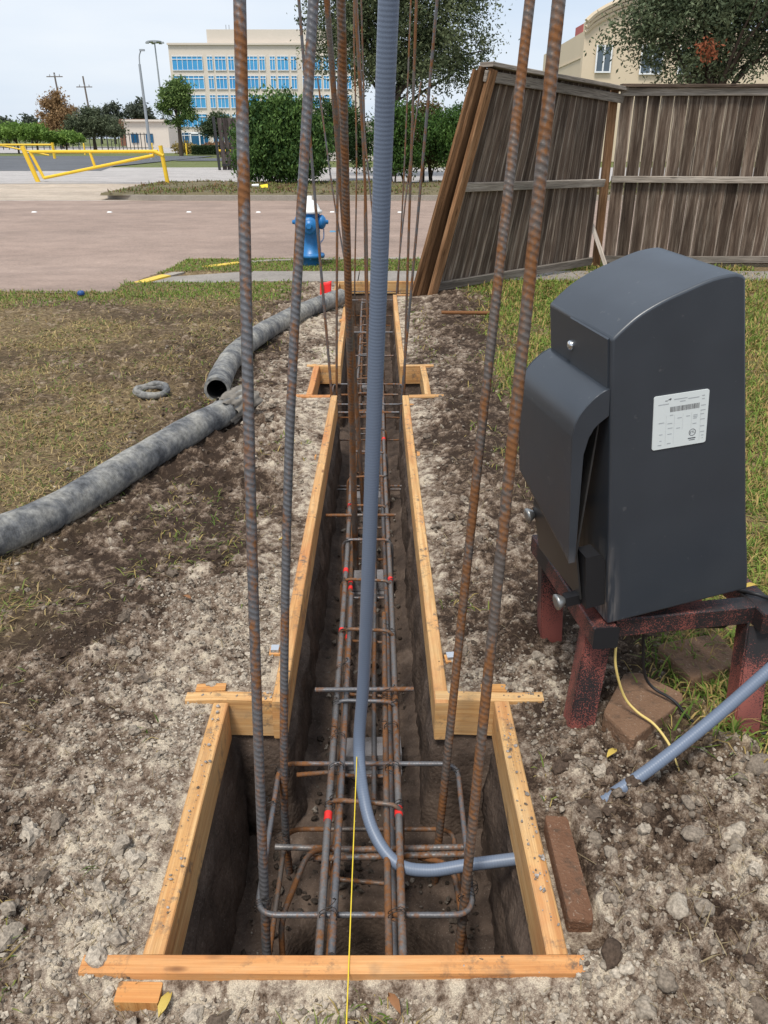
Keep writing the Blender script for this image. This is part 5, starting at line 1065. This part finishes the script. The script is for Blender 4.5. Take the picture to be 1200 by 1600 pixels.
# trimmed hedge and border plants before the office block
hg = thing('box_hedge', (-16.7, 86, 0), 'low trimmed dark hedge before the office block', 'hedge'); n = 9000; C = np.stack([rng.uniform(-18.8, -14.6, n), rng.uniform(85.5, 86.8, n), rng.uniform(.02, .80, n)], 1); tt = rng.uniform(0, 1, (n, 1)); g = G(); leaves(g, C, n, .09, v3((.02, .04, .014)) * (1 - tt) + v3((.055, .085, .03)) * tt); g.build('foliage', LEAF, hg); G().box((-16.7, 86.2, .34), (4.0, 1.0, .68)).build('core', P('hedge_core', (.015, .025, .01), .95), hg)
for x, y, c0, c1, lab in ((-20.0, 90, (.20, .15, .05), (.34, .26, .09), 'straw yellow ornamental grass clump by the office entrance'), (-17.3, 91, (.22, .12, .06), (.34, .2, .1), 'orange brown flower bed behind the trimmed hedge'), (-15.0, 91.5, (.22, .15, .05), (.36, .25, .10), 'straw coloured plants at the right end of the trimmed hedge')):
    bush('border_plant', lab, (x, y, 0), [(0, 0, .55, 1.6, .6, .55)], 2500, .12, c0, c1, 4, .3)

# ================================================================== GRASS, STRAW, CLODS (uncountable)
def blades(name, n, xy, length, width, ca, cb, label, lie=.5, mid=None, hfun=None, par=None):
    x, y = xy; n = len(x); z = hfun(x, y)
    a = rng.uniform(0, 2 * math.pi, n); L_ = length * rng.uniform(.5, 1.5, n); W = width * rng.uniform(.6, 1.3, n) * (np.clip(.65 + .14 * y, .7, 2.0) if y.max() < 20 else 1)
    el = np.clip(rng.normal(1 - lie, .28, n), .05, 1) * 1.45; dx, dy = np.cos(a), np.sin(a); px, py = -dy, dx
    b = np.stack([x, y, z - .004], 1); m1 = b + np.stack([dx * np.cos(el), dy * np.cos(el), np.sin(el)], 1) * (L_ * .55)[:, None]
    e2 = el - rng.uniform(.3, 1.2, n); t = m1 + np.stack([dx * np.cos(e2), dy * np.cos(e2), np.sin(e2)], 1) * (L_ * .45)[:, None]; t[:, 2] = np.maximum(t[:, 2], z + .003)
    s = np.stack([px, py, np.zeros(n)], 1) * W[:, None] / 2
    V = np.stack([b - s, b + s, m1 + s * .85, m1 - s * .85, t], 1).reshape(-1, 3); k = np.arange(n)[:, None] * 5
    F4 = k + np.array([[0, 1, 2, 3]]); F3 = k + np.array([[3, 2, 4]])
    tt = rng.uniform(0, 1, (n, 1)); tt = np.clip(tt + .5 * (fbm(x * 2, y * 2, 3, 71)[:, None] - .5), 0, 1); c = v3(ca) * (1 - tt) + v3(cb) * tt
    if mid is not None: dead = rng.uniform(0, 1, n) < mid[1]; c[dead] = v3(mid[0]) * rng.uniform(.6, 1.25, (dead.sum(), 1))
    g = G(); g.add(V, F4, None, np.repeat(c, 5, 0)); vv = np.zeros((0, 3)); g.l.append(F3.ravel()); g.z.append(np.full(n, 3)); g.u.append(np.zeros((3 * n, 2)))
    o = g.build(name, BLADE); tag(o, label, 'grass', kind='stuff'); return o
def scatter(n, x0, x1, y0, y1, dens, ypow=0):
    """points in a box, kept with probability dens(x, y); ypow puts more of them where they are near"""
    u = rng.uniform(0, 1, n); y = np.exp(np.log(y0) + (np.log(y1) - np.log(y0)) * u) if ypow else y0 + (y1 - y0) * u; x = rng.uniform(x0, x1, n)
    k = rng.uniform(0, 1, n) < dens(x, y); return x[k], y[k]
okb = lambda x, y: (d_trench(x, y) > .065) & ~((x > .37) & (x < .47) & (y > 1.12) & (y < 1.47))
gm = lambda x, y: masks(x, y)[1]
g1 = scatter(215000, .5, 4.6, 1.45, 10.5, lambda x, y: np.where(x < .35 + .62 * y, gm(x, y), 0) * okb(x, y) * (.35 + .65 * sst(.25, .6, fbm(x * 3.0, y * 3.0, 3, 81))), 1)
blades('lawn_grass', 0, g1, .074, .0056, (.075, .14, .02), (.25, .32, .065), 'uneven green and straw coloured lawn grass around the red stand', .52, ((.40, .29, .11), .42), height)
g2_ = scatter(95000, -7.5, 3, 7.6, 11.34, lambda x, y: gm(x, y) * okb(x, y) * ~driveway(x, y) * ~((y > 9.38) & (y < 10.22)))
blades('verge_grass', 0, g2_, .042, .0052, (.075, .14, .022), (.23, .32, .06), 'low green grass on the strips beside the pavement', .5, ((.30, .21, .08), .18), height)
g3 = scatter(420000, -6.2, -.5, 1.0, 8.9, lambda x, y: np.where(x > -.45 - .62 * y, masks(x, y)[2], 0) * ~driveway(x, y) * (.16 + .84 * sst(.40, .60, fbm(x * 1.6 + 2, y * 1.6, 4, 83))), 1)
blades('dry_straw', 0, g3, .055, .0042, (.22, .145, .065), (.50, .38, .18), 'flattened straw coloured dead grass on the left lawn', .88, ((.15, .19, .045), .30), height)
g4 = scatter(26000, -1.6, 1.2, .75, 8.5, lambda x, y: okb(x, y) * sst(.60, .72, fbm(x * 3.3 + 9, y * 3.3, 3, 85)) * (1 - .9 * sst(.5, .2, np.hypot(x - .75, y - 1.2))), 1)
blades('weed_grass', 0, g4, .045, .0042, (.07, .13, .02), (.22, .25, .06), 'scattered grass tufts sprouting from the bare soil', .6, ((.36, .27, .10), .45), height)
g5 = scatter(22000, -1.8, 1.6, .72, 9, lambda x, y: okb(x, y) * (.25 + .75 * sst(.45, .6, fbm(x * 2, y * 2, 3, 87))), 1)
blades('root_fibres', 0, g5, .05, .0022, (.13, .085, .045), (.36, .29, .17), 'loose roots and straw fibres on the bare soil', .97, None, height)
x = rng.uniform(-8.1, 12, 26000); y = rng.uniform(24.7, 31.2, 26000); kk = rng.uniform(0, 1, 26000) < sst(.38, .6, fbm(x * .9, y * .9, 3, 88)) * .9 + .1; x, y = x[kk], y[kk]
blades('far_verge_grass', 0, (x, y), .11, .03, (.10, .13, .03), (.20, .22, .07), 'short patchy grass on the far verge with brown leaf litter', .6, ((.22, .13, .07), .42), lambda x, y: .03 + .10 * (fbm(x * .8, y * .8, 4, 61) - .4) + .03 * fbm(x * 6, y * 6, 3, 62))
# clods
def ico(sub):
    bm = bmesh.new(); bmesh.ops.create_icosphere(bm, subdivisions=sub, radius=1); bm.verts.ensure_lookup_table(); V = np.array([v.co[:] for v in bm.verts]); F = np.array([[v.index for v in f.verts] for f in bm.faces]); bm.free(); return V, F
I1, I2, I3 = ico(1), ico(2), ico(3)
I0 = I1
def clods(name, x, y, r, col, base, label, z=None, sink=.25, par=None):
    V0, F0 = base; n = len(x); nv = len(V0); z = height(x, y) if z is None else z
    A = rng.normal(size=(n, 3, 3)); Q = np.linalg.qr(A)[0]; sc = rng.uniform(.6, 1.25, (n, 1, 3))
    if nv > 100:
        ph = rng.uniform(0, 6.3, (n, 1, 9)); fr = rng.normal(0, 1, (n, 3, 9)) * np.array([1.6] * 3 + [4.0] * 3 + [9.0] * 3); dd = np.einsum('vk,nkm->nvm', V0, fr) + ph
        jit = 1 + (np.sin(dd) * np.array([.14] * 3 + [.075] * 3 + [.035] * 3)).sum(2)[..., None] + rng.normal(0, .02, (n, nv, 1))
    else: jit = 1 + rng.normal(0, .22, (n, nv, 1))
    V = (V0[None] * jit * sc) @ Q * r[:, None, None]; V[:, :, 2] *= .8
    V = V + np.stack([x, y, z + r * (.55 - sink)], 1)[:, None]; F = (F0[None] + (np.arange(n) * nv)[:, None, None]).reshape(-1, 3)
    g = G().add(V.reshape(-1, 3), F, None, np.repeat(col, nv, 0)); o = g.build(name, CLOD, smooth=nv > 100); tag(o, label, 'soil', kind='stuff'); return o
def claycol(x, y):
    c = masks(x, y)[0]; t = np.clip(c * 1.1 + rng.normal(0, .28, len(x)), 0, 1)[:, None]; return v3((.078, .054, .039)) * (1 - t) + v3((.44, .378, .302)) * t
cx_, cy_ = scatter(46000, -1.7, 1.6, .62, 7.0, lambda x, y: okb(x, y) * np.clip(.15 + masks(x, y)[0] * 1.1, 0, 1) * (1 - gm(x, y)) * (.25 + .75 * sst(.4, .62, fbm(x * 5, y * 5, 3, 93))), 1)
clods('soil_crumbs', cx_, cy_, .0022 + .0065 * rng.uniform(0, 1, len(cx_)) ** 2.5 + .0008 * cy_, claycol(cx_, cy_), I1, 'small grey crumbs of dug soil scattered round the trench')
cx_, cy_ = scatter(5200, -1.6, 1.4, .70, 6.5, lambda x, y: (d_trench(x, y) > .085) * okb(x, y) * (masks(x, y)[0] + .12) * (1 - gm(x, y)) * (.1 + .9 * sst(.45, .65, fbm(x * 3, y * 3, 3, 94))), 1)
cx2, cy2 = cx_, cy_
cx_, cy_ = scatter(62000, -1.15, 1.15, .70, 2.6, lambda x, y: okb(x, y) * np.clip(.25 + masks(x, y)[0] * 1.1, 0, 1) * (1 - gm(x, y)) * (.35 + .65 * sst(.35, .6, fbm(x * 6, y * 6, 3, 95))))
clods('soil_grains', cx_, cy_, .0015 + .0048 * rng.uniform(0, 1, len(cx_)) ** 2.0, claycol(cx_, cy_), I1, 'fine grey grains of loose soil round the square pit')
cx_, cy_ = cx2, cy2
clods('soil_clods', cx_, cy_, .007 + .017 * rng.uniform(0, 1, len(cx_)) ** 3, claycol(cx_, cy_), I2, 'lumps of grey brown clay lying round the trench')
k = 120; bx = rng.uniform(.42, 1.0, k); by = rng.uniform(.85, 1.62, k); kk = (np.hypot((bx - .72) / .36, (by - 1.28) / .42) < 1) & okb(bx, by); bx, by = bx[kk], by[kk]
clods('clay_heap_lumps', bx, by, .007 + .022 * rng.uniform(0, 1, len(bx)) ** 2.2, claycol(bx, by), I3, 'pale crumbly clay lumps heaped beside the sunken brick', None, .55)
# soil crumbs lying on the boards
bxs, bys = [], []
for (x0, y0, x1, y1, k) in ((-.60, 1.064, .42, 1.064, 60), (-.469, 1.1, -.478, 1.88, 90), (.350, 1.1, .346, 1.88, 130), (-.58, 1.914, -.30, 1.914, 35), (.16, 1.914, .46, 1.914, 25), (-.309, 1.9, -.321, 4.9, 30), (.168, 1.9, .137, 4.9, 45)):
    t = np.clip(rng.normal(rng.choice([.2, .45, .7, .85], k), .07), 0.02, .98); bxs.append(x0 + (x1 - x0) * t + rng.uniform(-.017, .017, k) * (abs(x1 - x0) < abs(y1 - y0))); bys.append(y0 + (y1 - y0) * t + rng.uniform(-.017, .017, k) * (abs(x1 - x0) > abs(y1 - y0)))
bx = np.concatenate(bxs); by = np.concatenate(bys); clods('board_crumbs', bx, by, .0010 + .0042 * rng.uniform(0, 1, len(bx)) ** 3, v3((.13, .10, .075)) + rng.uniform(0, .28, (len(bx), 1)), I1, 'dark soil crumbs spilled on top of the pine boards', np.full(len(bx), .004))
tx = rng.uniform(-.4, .28, 2600); ty = np.exp(rng.uniform(np.log(1.1), np.log(5), 2600)); kk = in_trench(tx, ty, -.06); tx, ty = tx[kk], ty[kk]
kk = np.hypot(tx + .05, ty - 1.40) > .27; tx, ty = tx[kk], ty[kk]
clods('trench_rubble', tx, ty, .003 + .014 * rng.uniform(0, 1, len(tx)) ** 3, v3((.05, .038, .03)) + (rng.uniform(0, 1, (len(tx), 1)) ** 4) * v3((.3, .27, .23)), I1, 'small stones and lumps on the dark trench floor', np.full(len(tx), -.49) - .05 * (ty < 1.9))
# fallen leaves, one by one
LEAFM = [P('yellow_leaf', (.50, .36, .08), .6), P('brown_leaf', (.26, .12, .05), .7)]
for k, (x, y, s_, mi, lab) in enumerate(((-.408, 2.93, .05, 0, 'yellow fallen leaf on the soil left of the trench board'), (-.425, 1.005, .055, 0, 'folded yellow leaf beside the front stake'), (-.70, 2.45, .04, 1, 'small brown leaf on the bare soil left of the trench'), (.60, 1.64, .05, 0, 'curled yellow leaf at the edge of the clay heap'), (.02, 1.0, .05, 1, 'brown leaf on the soil before the front board'), (1.02, 1.93, .05, 0, 'pale yellow leaf lying on the red stand rail'))):
    z0 = .362 if k == 5 else hz(x, y) + .012; a = k * 1.3; g = G(); prof_ = [(0, 0), (.25, .32), (.55, .36), (.8, .2), (1, 0)]; V = []
    for t, ww in prof_: V += [(t - .5, ww * .5, .18 * math.sin(t * 3) + .10), (t - .5, 0, .18 * math.sin(t * 3)), (t - .5, -ww * .5, .18 * math.sin(t * 3) + .10)]
    V = v3(V) * s_; V = V @ np.array(Matrix.Rotation(a, 3, 'Z')).T; F = [(3 * q + e, 3 * q + 3 + e, 3 * q + 4 + e, 3 * q + 1 + e) for q in range(4) for e in (0, 1)]
    o = G().add(V, F).build('fallen_leaf', LEAFM[mi], None, True); o.location = (x, y, z0); o.modifiers.new('s', 'SOLIDIFY').thickness = .0006; tag(o, lab, 'leaf')
print('tris approx', sum(len(o.data.loops) - 2 * len(o.data.polygons) for o in bpy.data.objects if o.type == 'MESH'))
